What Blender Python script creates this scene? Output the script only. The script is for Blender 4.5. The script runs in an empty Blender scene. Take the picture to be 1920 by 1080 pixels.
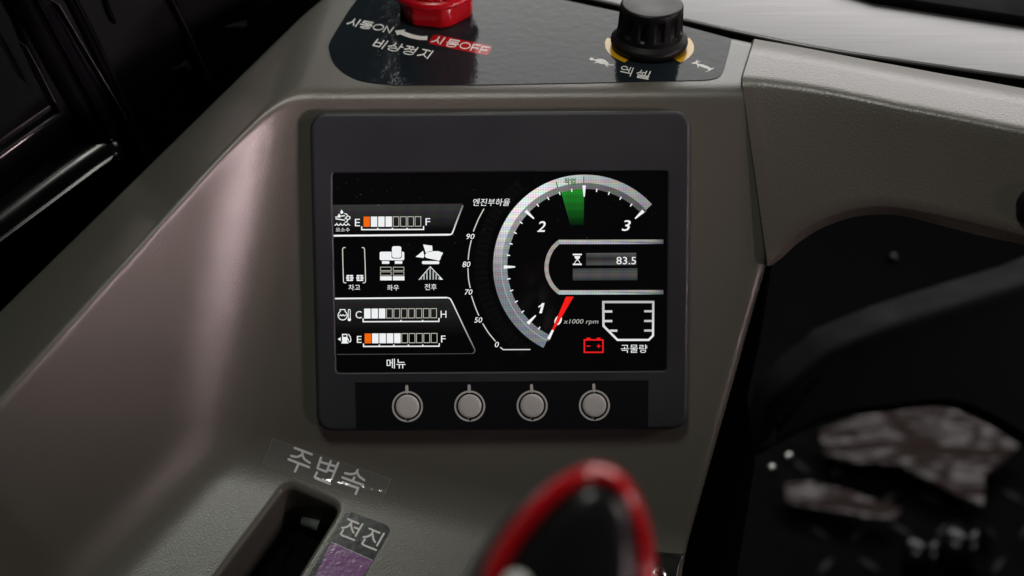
import bpy, bmesh, math, random
from mathutils import Vector, Matrix, noise
from mathutils.geometry import tessellate_polygon
from math import sin, cos, pi, radians, sqrt, atan2
random.seed(7)
sc = bpy.context.scene
COL = sc.collection

# ------------------------------------------------------------------ camera
FPX, PITCH, TILT, DIST = 2133.0, radians(40), radians(34.25), 0.5315
ROLL = radians(0.35)
Q = Vector((0, 0, .75))                       # middle of the display face
D0 = Vector((0, cos(PITCH), -sin(PITCH)))
UP0 = Vector((0, sin(PITCH), cos(PITCH)))
EX = Vector((1, 0, 0))
CR = EX * cos(ROLL) - UP0 * sin(ROLL)
CU = EX * sin(ROLL) + UP0 * cos(ROLL)
CAM = Q - DIST * D0
cd = bpy.data.cameras.new('camera'); cam = bpy.data.objects.new('camera', cd); COL.objects.link(cam)
cd.sensor_width = 36; cd.lens = FPX / 1920 * 36; cd.clip_start = .02; cd.clip_end = 60
cam.matrix_world = Matrix(((CR.x, CU.x, -D0.x, CAM.x), (CR.y, CU.y, -D0.y, CAM.y), (CR.z, CU.z, -D0.z, CAM.z), (0, 0, 0, 1)))
cd.dof.use_dof = True; cd.dof.focus_distance = .535; cd.dof.aperture_fstop = 4.9
sc.camera = cam

# ------------------------------------------------------------------ light
w = bpy.data.worlds.new('World'); sc.world = w; w.use_nodes = True
bg = w.node_tree.nodes['Background']; bg.inputs[0].default_value = (.9, .95, 1, 1); bg.inputs[1].default_value = .006

def area(name, loc, target, sx, sy, power, col):
    l = bpy.data.lights.new(name, 'AREA'); l.shape = 'RECTANGLE'; l.size = sx; l.size_y = sy
    l.energy = power; l.color = col
    o = bpy.data.objects.new(name, l); COL.objects.link(o); o.location = loc
    o.rotation_euler = (Vector(target) - Vector(loc)).to_track_quat('-Z', 'Y').to_euler()
    return o
area('windshield_light', (.62, 1.55, 1.50), (.1, .1, .82), 1.7, .85, 18.5, (1, .975, .955))
area('roof_light', (-.12, .02, 2.15), (0, .02, .8), .28, .28, 5.7, (.97, 1, .90))
sw = area('rear_window_light', (.93, -.69, .98), (-.13, .055, .845), .18, .18, .132, (1, .74, .77)); sw.data.spread = radians(15)
area('right_edge_light', (1.4, -.1, 1.35), (.1, 0, .78), .12, .32, 4.4, (1, .87, .85))  # second source added to put highlights on right-facing edges
sc.view_settings.view_transform = 'Standard'; sc.view_settings.look = 'None'
sc.view_settings.exposure = 0; sc.view_settings.gamma = 1
sc.cycles.use_denoising = True
sc.cycles.max_bounces = 8

# ------------------------------------------------------------------ geometry helpers
EV = Vector((0, sin(TILT), cos(TILT)))        # up along the display face
EN = Vector((0, -cos(TILT), sin(TILT)))       # out of the display face
MF = .006                                     # the display stands 6 mm proud of the console
ZA = Vector((0, 0, 1))
def ray(x, y): return D0 + CR * ((x - 960) / FPX) - CU * ((y - 540) / FPX)
def hit(x, y, n, pt):
    d = ray(x, y); return CAM + d * (n.dot(pt - CAM) / n.dot(d))
def at(x, y, depth): return CAM + ray(x, y) * depth
def W(u, v, wv): return Q + EX * u + EV * v + EN * (wv - MF)
def uvw(P):
    q = P - Q; return (q.x, q.dot(EV), q.dot(EN) + MF)
def pw(x, y, wv): return hit(x, y, EN, W(0, 0, wv))
def pB(x, y): return pw(x, y, 0)
ZH = pB(960, 173).z                           # height of the ledge that carries the two knobs
def pH(x, y, dz=0): return hit(x, y, ZA, Vector((0, 0, ZH + dz)))
def pz(x, y, z): return hit(x, y, ZA, Vector((0, 0, z)))
def plane(a, b, c):
    n = (b - a).cross(c - a).normalized()
    return (n if n.dot(EN) > 0 else -n, a)
T0, A1, R1 = pB(508, 187), pB(395, 840), pw(0, 747, .08)
PL_L = plane(T0, A1, R1)                      # inner wall on the left
PL_H2 = plane(T0, R1, pH(590, 0))             # left rim band
PL_C = plane(A1, hit(165, 1080, *PL_L), pB(1225, 1030))   # lower shelf with the lever gate
PL_H = (ZA, Vector((0, 0, ZH)))
def wpl(pl, u, v):
    n, pt = pl; return MF + n.dot(pt - Q - EX * u - EV * v) / n.dot(EN)
def smin(a, b, k):
    h = max(k - abs(a - b), 0) / k; return min(a, b) - h * h * k * .25
def smax(a, b, k): return -smin(-a, -b, k)
def line(p, q):                               # signed distance in (u, v), positive on the left of p->q
    (x0, y0, _), (x1, y1, _) = uvw(p), uvw(q)
    l = sqrt((x1 - x0) ** 2 + (y1 - y0) ** 2)
    return lambda u, v: ((x1 - x0) * (v - y0) - (y1 - y0) * (u - x0)) / l
L_left = line(hit(0, 580, *PL_H2), hit(583, 10, *PL_H2))
L_back = line(pH(1032, 0), pH(1412, 80))
L_right = line(pB(1440, 500), hit(1285, 1055, *PL_C))
EDGES = [(lambda u, v: -L_left(u, v), .004), (lambda u, v: -L_back(u, v), .002), (lambda u, v: -L_right(u, v), .005)]
U_MAX = uvw(pB(1456, 400))[0]
def rnd(d, r):
    if d >= r: return 0
    d = max(d, 0); return r - sqrt(max(r * r - (r - d) ** 2, 0))
def F(u, v, edges=True):
    b = smax(0, wpl(PL_C, u, v), .009)
    b = smax(b, wpl(PL_L, u, v), .022)
    h = smin(wpl(PL_H, u, v), wpl(PL_H2, u, v), .012)
    f = smin(b, h, .0062)
    if edges:
        for e, r in EDGES: f -= rnd(e(u, v), r)
    return f
def psurf(x, y, off=0):
    d = ray(x, y); lo, hi = .25, .75
    for i in range(34):
        m = (lo + hi) / 2; u, v, ww = uvw(CAM + d * m)
        if ww > F(u, v) + off: lo = m
        else: hi = m
    return CAM + d * lo

def smooth_pts(pts, n=6, closed=False):       # Catmull-Rom
    out = []; m = len(pts)
    P = lambda i: Vector(pts[i % m]) if closed else Vector(pts[max(0, min(m - 1, i))])
    for i in range(m if closed else m - 1):
        a, b, c, d = P(i - 1), P(i), P(i + 1), P(i + 2)
        for k in range(n):
            t = k / n
            out.append(.5 * (2 * b + (c - a) * t + (2 * a - 5 * b + 4 * c - d) * t * t + (3 * b - a - 3 * c + d) * t ** 3))
    if not closed: out.append(P(m - 1))
    return [tuple(p) for p in out]

# ------------------------------------------------------------------ materials
def mat(name, col, rough=.5, metal=0, spec=.5, coat=0, bump=None, vary=None, emit=None, alpha=1):
    m = bpy.data.materials.new(name); m.use_nodes = True
    nt = m.node_tree; b = nt.nodes['Principled BSDF']; N = nt.nodes.new; LK = nt.links.new
    b.inputs['Base Color'].default_value = (*col, 1); b.inputs['Roughness'].default_value = rough
    b.inputs['Metallic'].default_value = metal; b.inputs['Specular IOR Level'].default_value = spec
    b.inputs['Coat Weight'].default_value = coat; b.inputs['Coat Roughness'].default_value = .08
    b.inputs['Alpha'].default_value = alpha
    tc = N('ShaderNodeTexCoord')
    if bump:
        prev = None
        for scale, strength, dist in bump:
            n = N('ShaderNodeTexNoise'); n.inputs['Scale'].default_value = scale; n.inputs['Detail'].default_value = 2
            bp = N('ShaderNodeBump'); bp.inputs['Strength'].default_value = strength; bp.inputs['Distance'].default_value = dist
            LK(tc.outputs['Object'], n.inputs['Vector']); LK(n.outputs['Fac'], bp.inputs['Height'])
            if prev: LK(prev.outputs['Normal'], bp.inputs['Normal'])
            prev = bp
        LK(prev.outputs['Normal'], b.inputs['Normal'])
        if coat: LK(prev.outputs['Normal'], b.inputs['Coat Normal'])
    if vary:                                   # uneven wear: colour and gloss
        sc_, amt, ramt = vary
        n = N('ShaderNodeTexNoise'); n.inputs['Scale'].default_value = sc_; n.inputs['Detail'].default_value = 6
        LK(tc.outputs['Object'], n.inputs['Vector'])
        mr = N('ShaderNodeMapRange'); mr.inputs['From Min'].default_value = .3; mr.inputs['From Max'].default_value = .7
        mr.inputs['To Min'].default_value = 1 - amt; mr.inputs['To Max'].default_value = 1 + amt
        LK(n.outputs['Fac'], mr.inputs['Value'])
        mx = N('ShaderNodeVectorMath'); mx.operation = 'SCALE'; mx.inputs[0].default_value = col
        LK(mr.outputs['Result'], mx.inputs['Scale']); LK(mx.outputs['Vector'], b.inputs['Base Color'])
        m2 = N('ShaderNodeMapRange'); m2.inputs['From Min'].default_value = .3; m2.inputs['From Max'].default_value = .7
        m2.inputs['To Min'].default_value = max(rough - ramt, .02); m2.inputs['To Max'].default_value = rough + ramt
        LK(n.outputs['Fac'], m2.inputs['Value']); LK(m2.outputs['Result'], b.inputs['Roughness'])
    if emit:
        b.inputs['Emission Color'].default_value = (*emit, 1); b.inputs['Emission Strength'].default_value = 1
    return m
M = {}
M['plastic'] = mat('olive_grained_plastic', (.118, .112, .095), .30, spec=.6, bump=[(1500, .20, .0006), (3400, .20, .0003)], vary=(9, .03, .015))
M['trim'] = mat('olive_grained_trim', (.135, .120, .104), .33, spec=.9, bump=[(1000, .30, .0006), (3000, .22, .0003)], vary=(9, .03, .015))
M['bezel'] = mat('charcoal_plastic', (.0245, .027, .032), .5, bump=[(3800, .12, .0002)], vary=(30, .08, .06))
M['screen'] = mat('black_screen', (.0025, .0026, .003), .09, spec=.45, emit=(.0007, .0008, .0010), vary=(55, .2, .05))
M['strip'] = mat('black_film', (.006, .0068, .009), .35, bump=[(2500, .04, .0001)])
M['print_grey'] = mat('grey_print', (.55, .55, .53), .5, vary=(120, .05, .05))
M['decal'] = mat('glossy_dark_decal', (.012, .017, .021), .10, spec=.09, bump=[(200, .11, .0012), (700, .05, .0005)])
M['white_print'] = mat('white_print', (.86, .86, .84), .45, spec=.12)
M['tape_print'] = mat('grey_tape_print', (.86, .88, .92), .4)
M['red_print'] = mat('red_print', (.45, .008, .012), .16, spec=.12, bump=[(230, .035, .0012)])
M['yellow_print'] = mat('yellow_print', (.66, .36, .012), .2, bump=[(900, .03, .0004)])
M['red'] = mat('red_plastic', (.50, .004, .012), .28, spec=.5, bump=[(1200, .05, .0002)])
M['lever_red'] = mat('lever_red', (.56, .005, .012), .24, coat=1, vary=(120, .1, .06))
M['black'] = mat('black_plastic', (.010, .010, .011), .30, bump=[(2200, .06, .0002)], vary=(60, .2, .08))
M['knob'] = mat('knob_black', (.010, .010, .0105), .42, spec=.22, bump=[(2200, .08, .0002)], vary=(60, .2, .06))
M['black_matte'] = mat('black_rough', (.0022, .0022, .0025), .7, spec=.03, vary=(20, .25, .1))
M['gloss_black'] = mat('gloss_black_paint', (.004, .004, .005), .2, spec=.35, bump=[(40, .03, .002)], vary=(35, .2, .06))
M['rubber'] = mat('black_rubber', (.004, .004, .004), .6, spec=.2, bump=[(900, .1, .0003)])
M['purple'] = mat('purple_print', (.25, .10, .29), .22, coat=.8, bump=[(330, .11, .0012), (1000, .08, .0004)])
M['sticker'] = mat('dark_sticker', (.020, .025, .030), .22, coat=.8, bump=[(330, .05, .0012), (1000, .05, .0004)])
M['chrome'] = mat('zinc_metal', (.62, .62, .60), .22, metal=1, bump=[(900, .15, .0005)])
M['dark_metal'] = mat('dark_metal', (.05, .05, .05), .35, metal=.7, vary=(60, .3, .1))

def brushed():
    m = mat('satin_grey_beam', (.150, .148, .150), .34, metal=.75)
    nt = m.node_tree; b = nt.nodes['Principled BSDF']; N = nt.nodes.new; LK = nt.links.new
    tc = N('ShaderNodeTexCoord'); mp = N('ShaderNodeMapping'); mp.inputs['Rotation'].default_value = (0, 0, radians(22)); mp.inputs['Scale'].default_value = (14, 700, 10)
    n = N('ShaderNodeTexNoise'); n.inputs['Scale'].default_value = 1; n.inputs['Detail'].default_value = 4
    LK(tc.outputs['Object'], mp.inputs['Vector']); LK(mp.outputs['Vector'], n.inputs['Vector'])
    bp = N('ShaderNodeBump'); bp.inputs['Strength'].default_value = .10; bp.inputs['Distance'].default_value = .0006
    LK(n.outputs['Fac'], bp.inputs['Height']); LK(bp.outputs['Normal'], b.inputs['Normal'])
    mr = N('ShaderNodeMapRange'); mr.inputs['To Min'].default_value = .26; mr.inputs['To Max'].default_value = .46
    LK(n.outputs['Fac'], mr.inputs['Value']); LK(mr.outputs['Result'], b.inputs['Roughness'])
    return m
M['beam'] = brushed()

def lcd_mat(name, grid):
    m = bpy.data.materials.new(name); m.use_nodes = True
    nt = m.node_tree; b = nt.nodes['Principled BSDF']; N = nt.nodes.new; LK = nt.links.new
    b.inputs['Base Color'].default_value = (.003, .003, .003, 1); b.inputs['Roughness'].default_value = .08
    b.inputs['Emission Strength'].default_value = 1; b.inputs['Specular IOR Level'].default_value = .35
    at_ = N('ShaderNodeAttribute'); at_.attribute_name = 'Col'
    if grid:                                    # the pixel rows and columns of the panel
        uv = N('ShaderNodeUVMap'); uv.uv_map = 'px'
        sx = N('ShaderNodeSeparateXYZ'); LK(uv.outputs['UV'], sx.inputs[0])
        def wave(out, period, lo, phase=0):
            a = N('ShaderNodeMath'); a.operation = 'MULTIPLY_ADD'; a.inputs[1].default_value = 2 * pi / period; a.inputs[2].default_value = phase; LK(out, a.inputs[0])
            s = N('ShaderNodeMath'); s.operation = 'SINE'; LK(a.outputs[0], s.inputs[0])
            r = N('ShaderNodeMapRange'); r.inputs['From Min'].default_value = -1; r.inputs['From Max'].default_value = 1
            r.inputs['To Min'].default_value = lo; r.inputs['To Max'].default_value = 1; LK(s.outputs[0], r.inputs['Value']); return r.outputs[0]
        def mul(a, c):
            x = N('ShaderNodeMath'); x.operation = 'MULTIPLY'; LK(a, x.inputs[0]); LK(c, x.inputs[1]); return x.outputs[0]
        g = mul(wave(sx.outputs[0], 4.7, .80), wave(sx.outputs[1], 4.7, .80))
        cmb = N('ShaderNodeCombineXYZ')
        for i in range(3):                      # slow colour beat between panel pixels and camera
            LK(mul(mul(g, wave(sx.outputs[1], 13.5 + i, .80, i * 2.1)), wave(sx.outputs[0], 31 + 3 * i, .88, i * 2.1)), cmb.inputs[i])
        vm = N('ShaderNodeVectorMath'); vm.operation = 'MULTIPLY'; LK(at_.outputs['Color'], vm.inputs[0]); LK(cmb.outputs[0], vm.inputs[1])
        LK(vm.outputs['Vector'], b.inputs['Emission Color'])
    else:
        LK(at_.outputs['Color'], b.inputs['Emission Color'])
    return m
M['lcd'] = lcd_mat('display_pixels', False)
M['lcd_grid'] = lcd_mat('display_pixels_grid', True)

# ------------------------------------------------------------------ object helpers
def thing(name, label, cat, loc, group=None):
    o = bpy.data.objects.new(name, None); COL.objects.link(o); o.location = loc; o.empty_display_size = .01
    o['label'] = label; o['category'] = cat
    if group: o['group'] = group
    bpy.context.view_layer.update()
    return o
def wloc(o):
    v = Vector((0, 0, 0))
    while o: v += o.location; o = o.parent
    return v
def tag(o, label, cat, group=None):
    o['label'] = label; o['category'] = cat
    if group: o['group'] = group
    return o
def mobj(name, verts, faces, m, parent=None, smooth=True, cols=None, px=None, origin=None, label=None, sharp=None):
    base = wloc(parent) if parent else Vector((0, 0, 0))
    org = Vector(origin) if origin is not None else (Vector((0, 0, 0)) if parent is None else base)
    me = bpy.data.meshes.new(name)
    me.from_pydata([Vector(v) - org for v in verts], [], faces); me.validate()
    me.materials.append(M[m] if isinstance(m, str) else m)
    if cols is not None:
        a = me.color_attributes.new('Col', 'FLOAT_COLOR', 'POINT')
        for i, c in enumerate(cols): a.data[i].color = (*c, 1)
    if px is not None:
        uv = me.uv_layers.new(name='px')
        for l in me.loops: uv.data[l.index].uv = px[l.vertex_index][:2]
    me.polygons.foreach_set('use_smooth', [smooth] * len(me.polygons))
    if smooth and sharp is not None: me.set_sharp_from_angle(angle=radians(sharp))
    me.update()
    o = bpy.data.objects.new(name, me); COL.objects.link(o)
    if parent: o.parent = parent; o.location = org - base
    else: o.location = org
    if label: o['label'] = label
    return o
def fix_normals(o, toward=None):
    bm = bmesh.new(); bm.from_mesh(o.data); bmesh.ops.recalc_face_normals(bm, faces=bm.faces[:]); bm.to_mesh(o.data); bm.free(); return o
def loft(rings, close_ring=True, cap0=False, cap1=False):
    n = len(rings[0]); vs = [p for r in rings for p in r]; fs = []
    for i in range(len(rings) - 1):
        for j in range(n if close_ring else n - 1):
            a, b = i * n + j, i * n + (j + 1) % n
            fs.append((a, b, b + n, a + n))
    if cap0: fs.append(tuple(range(n))[::-1])
    if cap1: fs.append(tuple(range((len(rings) - 1) * n, len(rings) * n)))
    return vs, fs
def lathe(prof, n, frame, mod=None):          # prof [(r, h)], frame (origin, x, y, axis)
    o, x, y, z = frame; rings = []
    for r, h in prof:
        ring = []
        for k in range(n):
            t = 2 * pi * k / n; rr = mod(r, h, t) if mod else r
            ring.append(o + x * (rr * cos(t)) + y * (rr * sin(t)) + z * h)
        rings.append(ring)
    return rings
def tube(pts, r, n=10):
    rings = []
    for i, p in enumerate(pts):
        p = Vector(p); d = (Vector(pts[min(i + 1, len(pts) - 1)]) - Vector(pts[max(i - 1, 0)])).normalized()
        a = d.orthogonal().normalized() if i == 0 else (pa - d * pa.dot(d)).normalized()
        pa = a; b = d.cross(a); rr = r[i] if isinstance(r, (list, tuple)) else r
        rings.append([p + a * (rr * cos(2 * pi * k / n)) + b * (rr * sin(2 * pi * k / n)) for k in range(n)])
    return loft(rings, True, True, True)
def poly_tris(pts):
    return [tuple(t) for t in tessellate_polygon([[Vector((p[0], p[1], 0)) for p in pts]])]
def slab(name, outline, thick_dir, m, parent=None, bevel=None, smooth=True, label=None, origin=None):
    """outline: 3-D points of the front face; thick_dir: vector from front to back; bevel = edge radius"""
    c = sum((Vector(p) for p in outline), Vector()) / len(outline); n = len(outline); P = [Vector(p) for p in outline]
    rings = []
    t = thick_dir.length; td = thick_dir / t; bv = bevel or 0
    nrm = -td
    def inset(d):
        out = []
        for i in range(n):
            e1 = (P[i] - P[i - 1]); e2 = (P[(i + 1) % n] - P[i])
            a = nrm.cross(e1).normalized(); b = nrm.cross(e2).normalized()
            k = (a + b); k = k.normalized() / max(k.normalized().dot(a), .5) if k.length > 1e-6 else a
            out.append(P[i] + k * d * sgn)
        return out
    area2 = sum(((P[i] - c).cross(P[(i + 1) % n] - c)).dot(nrm) for i in range(n)); sgn = 1 if area2 > 0 else -1
    if bv:
        for s in range(4):
            th = pi / 2 * s / 3
            rings.append([p + td * (bv * (1 - sin(th))) for p in inset(bv * (1 - cos(th)))])
        rings = rings[::-1]
    else: rings.append(P)
    rings.append([p + thick_dir for p in P])
    vs, fs = loft(rings)
    import_ax = td.orthogonal().normalized(); ay = td.cross(import_ax)
    flat = [((p - c).dot(import_ax), (p - c).dot(ay)) for p in rings[0]]
    fs += poly_tris(flat)
    k = (len(rings) - 1) * n; fs += [tuple(i + k for i in tt)[::-1] for tt in poly_tris(flat)]
    o = mobj(name, vs, fs, m, parent, smooth, sharp=40, label=label, origin=origin); fix_normals(o); return o
def rrect(x0, y0, x1, y1, r, n=5):            # rounded rectangle, any order of coordinates
    pts = []
    for cx, cy, a0 in ((x1 - r, y1 - r, 0), (x0 + r, y1 - r, 90), (x0 + r, y0 + r, 180), (x1 - r, y0 + r, 270)):
        for k in range(n + 1):
            a = radians(a0 + 90 * k / n); pts.append((cx + r * cos(a), cy + r * sin(a)))
    return pts
def ribbon(pts, width, caps=True):            # outline of a stroke of even width with round ends
    P = [Vector(p[:2]) for p in pts]; h = width / 2; L = []; R = []
    for i, p in enumerate(P):
        d1 = (P[i] - P[i - 1]).normalized() if i else None
        d2 = (P[i + 1] - P[i]).normalized() if i < len(P) - 1 else None
        d1 = d1 or d2; d2 = d2 or d1
        n1 = Vector((-d1.y, d1.x)); n2 = Vector((-d2.y, d2.x)); k = n1 + n2
        k = k.normalized() if k.length > 1e-5 else n1
        k = k / max(k.dot(n1), .6)
        L.append(p + k * h); R.append(p - k * h)
    def cap(p, d):
        if not caps: return []
        a0 = atan2(d.y, d.x); return [p + Vector((cos(a0 + t), sin(a0 + t))) * h for t in (pi / 3, pi / 6, 0, -pi / 6, -pi / 3)]
    return [tuple(q) for q in L + cap(P[-1], (P[-1] - P[-2]).normalized()) + R[::-1] + cap(P[0], (P[0] - P[1]).normalized())]
def ellipse(cx, cy, rx, ry, rot=0, shear=0, n=28):
    out = []
    for k in range(n):
        t = 2 * pi * k / n; x, y = rx * cos(t), ry * sin(t); x -= shear * y
        out.append((cx + x * cos(rot) - y * sin(rot), cy + x * sin(rot) + y * cos(rot)))
    return out

class Flat:
    """collects flat printed shapes given in photograph pixels, laid on a surface by a mapping function"""
    def __init__(s, mapper, layer=1): s.v = []; s.f = []; s.c = []; s.p = []; s.map = mapper; s.layer = layer; s.k = 0
    def _add(s, pts, tris, cols):
        b = len(s.v); s.k += 1
        for i, p in enumerate(pts):
            s.v.append(s.map(p[0], p[1], s.layer + s.k * .06)); s.p.append(p); s.c.append(cols(p) if callable(cols) else cols)
        s.f += [tuple(i + b for i in t) for t in tris]
    def poly(s, pts, col=(1, 1, 1)): s._add(pts, poly_tris(pts), col); return s
    def stroke(s, pts, width, col=(1, 1, 1), caps=True): return s.poly(ribbon(pts, width, caps), col)
    def strip(s, a, b, col=(1, 1, 1), closed=False):
        n = len(a); t = []
        for i in range(n if closed else n - 1):
            j = (i + 1) % n; t += [(i, j, n + j), (i, n + j, n + i)]
        s._add(list(a) + list(b), t, col); return s
    def oval(s, cx, cy, rx, ry, width, rot=0, shear=0, col=(1, 1, 1)):
        return s.strip(ellipse(cx, cy, rx, ry, rot, shear), ellipse(cx, cy, rx - width, ry - width, rot, shear), col, True)
    def build(s, name, m, parent, label=None):
        o = mobj(name, s.v, s.f, m, parent, False, s.c if m in ('lcd', 'lcd_grid') else None, s.p, label=label)
        me = o.data; fl = [p for p in me.polygons if p.normal.dot(CAM - (wloc(o) + p.center)) < 0]
        for p in fl: p.flip()
        me.update(); return o
def glyphs(body, bold=0):
    c = bpy.data.curves.new('t', 'FONT'); c.body = body; c.size = 1; c.offset = bold; c.resolution_u = 3; c.fill_mode = 'FRONT'
    o = bpy.data.objects.new('t', c); COL.objects.link(o)
    dg = bpy.context.evaluated_depsgraph_get(); ev = o.evaluated_get(dg); me = ev.to_mesh()
    vs = [(v.co.x, v.co.y) for v in me.vertices]; fs = [tuple(p.vertices) for p in me.polygons]
    ev.to_mesh_clear(); bpy.data.objects.remove(o); bpy.data.curves.remove(c)
    return vs, fs
def text(fl, body, box, shear=0, bold=0, col=(1, 1, 1)):
    vs, fs = glyphs(body, bold)
    vs = [(x + shear * y, y) for x, y in vs]
    x0, x1 = min(p[0] for p in vs), max(p[0] for p in vs); y0, y1 = min(p[1] for p in vs), max(p[1] for p in vs)
    X0, Y0, X1, Y1 = box
    fl._add([(X0 + (x - x0) / (x1 - x0) * (X1 - X0), Y1 - (y - y0) / (y1 - y0) * (Y1 - Y0)) for x, y in vs], fs, col)
    return fl

# ================================================================== SETTING
floor = mobj('cab_floor', [(-1.2, -1.2, 0), (2.2, -1.2, 0), (2.2, 2.4, 0), (-1.2, 2.4, 0)], [(0, 1, 2, 3)], 'black_matte', smooth=False)
floor['kind'] = 'structure'
lug = None
pts = [pz(1500, 1010, 0)]
for i in range(15):
    for j in range(13):
        c = Vector((.36 + .05 * i, -.06 + .05 * j, .0))
        if lug is None:
            a = Vector((.019, 0, 0)); b = Vector((0, .006, 0)); z = Vector((0, 0, .004))
            rr = [[a * cos(t) * s + b * sin(t) * s + z * h for t in [2 * pi * k / 10 for k in range(10)]] for s, h in ((1, 0), (.8, .8), (.4, 1))]
            v_, f_ = loft(rr, True, False, True)
            lug = mobj('tread_lug', v_, f_, mat('worn_black_lug', (.008, .008, .008), .4, spec=.12), floor, True); o = lug
        else:
            o = lug.copy(); COL.objects.link(o)
        o.location = c; o.rotation_euler = (0, 0, radians(45 if (i + j) % 2 else -45))
wallb = mobj('dash_cavity', [(-1.2, 2.4, 0), (2.2, 2.4, 0), (2.2, 2.4, 1.35), (-1.2, 2.4, 1.35)], [(0, 1, 2, 3)], 'black_matte', smooth=False)
wallb['kind'] = 'structure'

# ================================================================== CONSOLE
console = thing('console_panel', 'olive grey grained plastic console moulding surrounding the display and lever gate', 'console', W(0, -.06, -.02))
U0, U1, V0, V1, ST = -.245, .175, -.165, .165, .00125
nu = int((U1 - U0) / ST) + 1; nv = int((V1 - V0) / ST) + 1
bm = bmesh.new()
grid = [[bm.verts.new(W(U0 + i * ST, V0 + j * ST, 0)) for i in range(nu)] for j in range(nv)]
keep = lambda u, v: -L_left(u, v) > -.004 and -L_back(u, v) > -.004 and -L_right(u, v) > -.004 and u < U_MAX + .003
for j in range(nv - 1):
    for i in range(nu - 1):
        if keep(U0 + (i + .5) * ST, V0 + (j + .5) * ST):
            bm.faces.new((grid[j][i], grid[j][i + 1], grid[j + 1][i + 1], grid[j + 1][i]))
bmesh.ops.delete(bm, geom=[v for v in bm.verts if not v.link_faces], context='VERTS')
def flatpt(P): u, v, _ = uvw(P); return W(u, v, 0)
def cut(p, q, clear):
    p, q = flatpt(p), flatpt(q); n = (q - p).cross(EN)       # to the right of p->q seen from the front
    bmesh.ops.bisect_plane(bm, geom=bm.verts[:] + bm.edges[:] + bm.faces[:], dist=1e-7, plane_co=p, plane_no=n, clear_outer=False, clear_inner=clear)
cut(hit(0, 580, *PL_H2), hit(583, 10, *PL_H2), True)
cut(pH(1032, 0), pH(1412, 80), True)
cut(pB(1440, 500), hit(1285, 1055, *PL_C), True)
cut(W(U_MAX, .2, 0), W(U_MAX, -.2, 0), True)
# the lever gate opening (outline in pixels of its rim)
ZF = lambda x, y: (430 + x / 5.4, 880 + y / 5.4)
def seg(a, b, n): return [(a[0] + (b[0] - a[0]) * k / n, a[1] + (b[1] - a[1]) * k / n) for k in range(n)]
def bend(a, c, b, n=9): return [((1 - t) ** 2 * a[0] + 2 * t * (1 - t) * c[0] + t * t * b[0], (1 - t) ** 2 * a[1] + 2 * t * (1 - t) * c[1] + t * t * b[1]) for t in [k / n for k in range(n)]]
gTL, gTR = (582.8, 147.9), (1123.7, 375.9)
gl1, gt0, gt1, gr0 = (520, 231.7), (680, 188.9), (1030, 336.4), (1065, 471)
gate_z = seg((-417, 1480), gl1, 26) + bend(gl1, gTL, gt0) + seg(gt0, gt1, 10) + bend(gt1, gTR, gr0) + seg(gr0, (444, 1480), 22) + seg((444, 1480), (-417, 1480), 12)
gate = [psurf(*ZF(*p)) for p in gate_z]
gate_uv = [uvw(p)[:2] for p in gate]
gx = [p[0] for p in gate_uv]; gy = [p[1] for p in gate_uv]
gb = [min(gx) - .009, min(gy) + .006, max(gx) + .009, max(gy) + .009]
gate_uv = [(u, max(v, gb[1] + .004)) for u, v in gate_uv]
for (a, b) in (((gb[0], gb[1]), (gb[2], gb[1])), ((gb[2], gb[1]), (gb[2], gb[3])), ((gb[2], gb[3]), (gb[0], gb[3])), ((gb[0], gb[3]), (gb[0], gb[1]))):
    cut(W(*a, 0), W(*b, 0), False)
def inside(P):
    u, v, _ = uvw(P); return gb[0] < u < gb[2] and gb[1] < v < gb[3]
bmesh.ops.delete(bm, geom=[f for f in bm.faces if inside(f.calc_center_median())], context='FACES')
bmesh.ops.delete(bm, geom=[v for v in bm.verts if not v.link_faces], context='VERTS')
def offs(G, d):
    n = len(G); out = []
    for i in range(n):
        a = (Vector(G[i]) - Vector(G[i - 1])); b = (Vector(G[(i + 1) % n]) - Vector(G[i]))
        na = Vector((a.y, -a.x)).normalized(); nb = Vector((b.y, -b.x)).normalized(); k = na + nb
        k = k.normalized() if k.length > 1e-6 else nb
        out.append(tuple(Vector(G[i]) - k * d))
    return out
def pin(x, y, px):
    c = False
    for i in range(len(px)):
        (xa, ya), (xb, yb) = px[i], px[i - 1]
        if (ya > y) != (yb > y) and x < (xb - xa) * (y - ya) / (yb - ya) + xa: c = not c
    return c
gate_uv = [p for i, p in enumerate(gate_uv) if (Vector(p) - Vector(gate_uv[i - 1])).length > 1e-5]
gs = 1 if sum(gate_uv[i - 1][0] * gate_uv[i][1] - gate_uv[i][0] * gate_uv[i - 1][1] for i in range(len(gate_uv))) < 0 else -1
RF = .0026
hole = [(min(max(u, gb[0] + .001), gb[2] - .001), min(max(v, gb[1] + .001), gb[3] - .001)) for u, v in offs(gate_uv, gs * RF * 2.0)]
from mathutils.geometry import delaunay_2d_cdt
rim_v = []
for v in bm.verts:
    u_, v2, _ = uvw(v.co)
    if gb[0] - 1e-6 <= u_ <= gb[2] + 1e-6 and gb[1] - 1e-6 <= v2 <= gb[3] + 1e-6: rim_v.append((u_, v2))
inner = []
i0, j0 = int((gb[0] - U0) / ST) + 1, int((gb[1] - V0) / ST) + 1
big = offs(gate_uv, gs * (RF * 2.0 + .0007))
for i in range(i0, int((gb[2] - U0) / ST)):
    for j in range(j0, int((gb[3] - V0) / ST)):
        p = (U0 + i * ST, V0 + j * ST)
        if p[0] > gb[0] + .0005 and p[0] < gb[2] - .0005 and p[1] > gb[1] + .0005 and p[1] < gb[3] - .0005 and not pin(*p, big): inner.append(p)
H0 = len(rim_v); allp = [Vector(p) for p in rim_v + hole + inner]
nh = len(hole)
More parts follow.
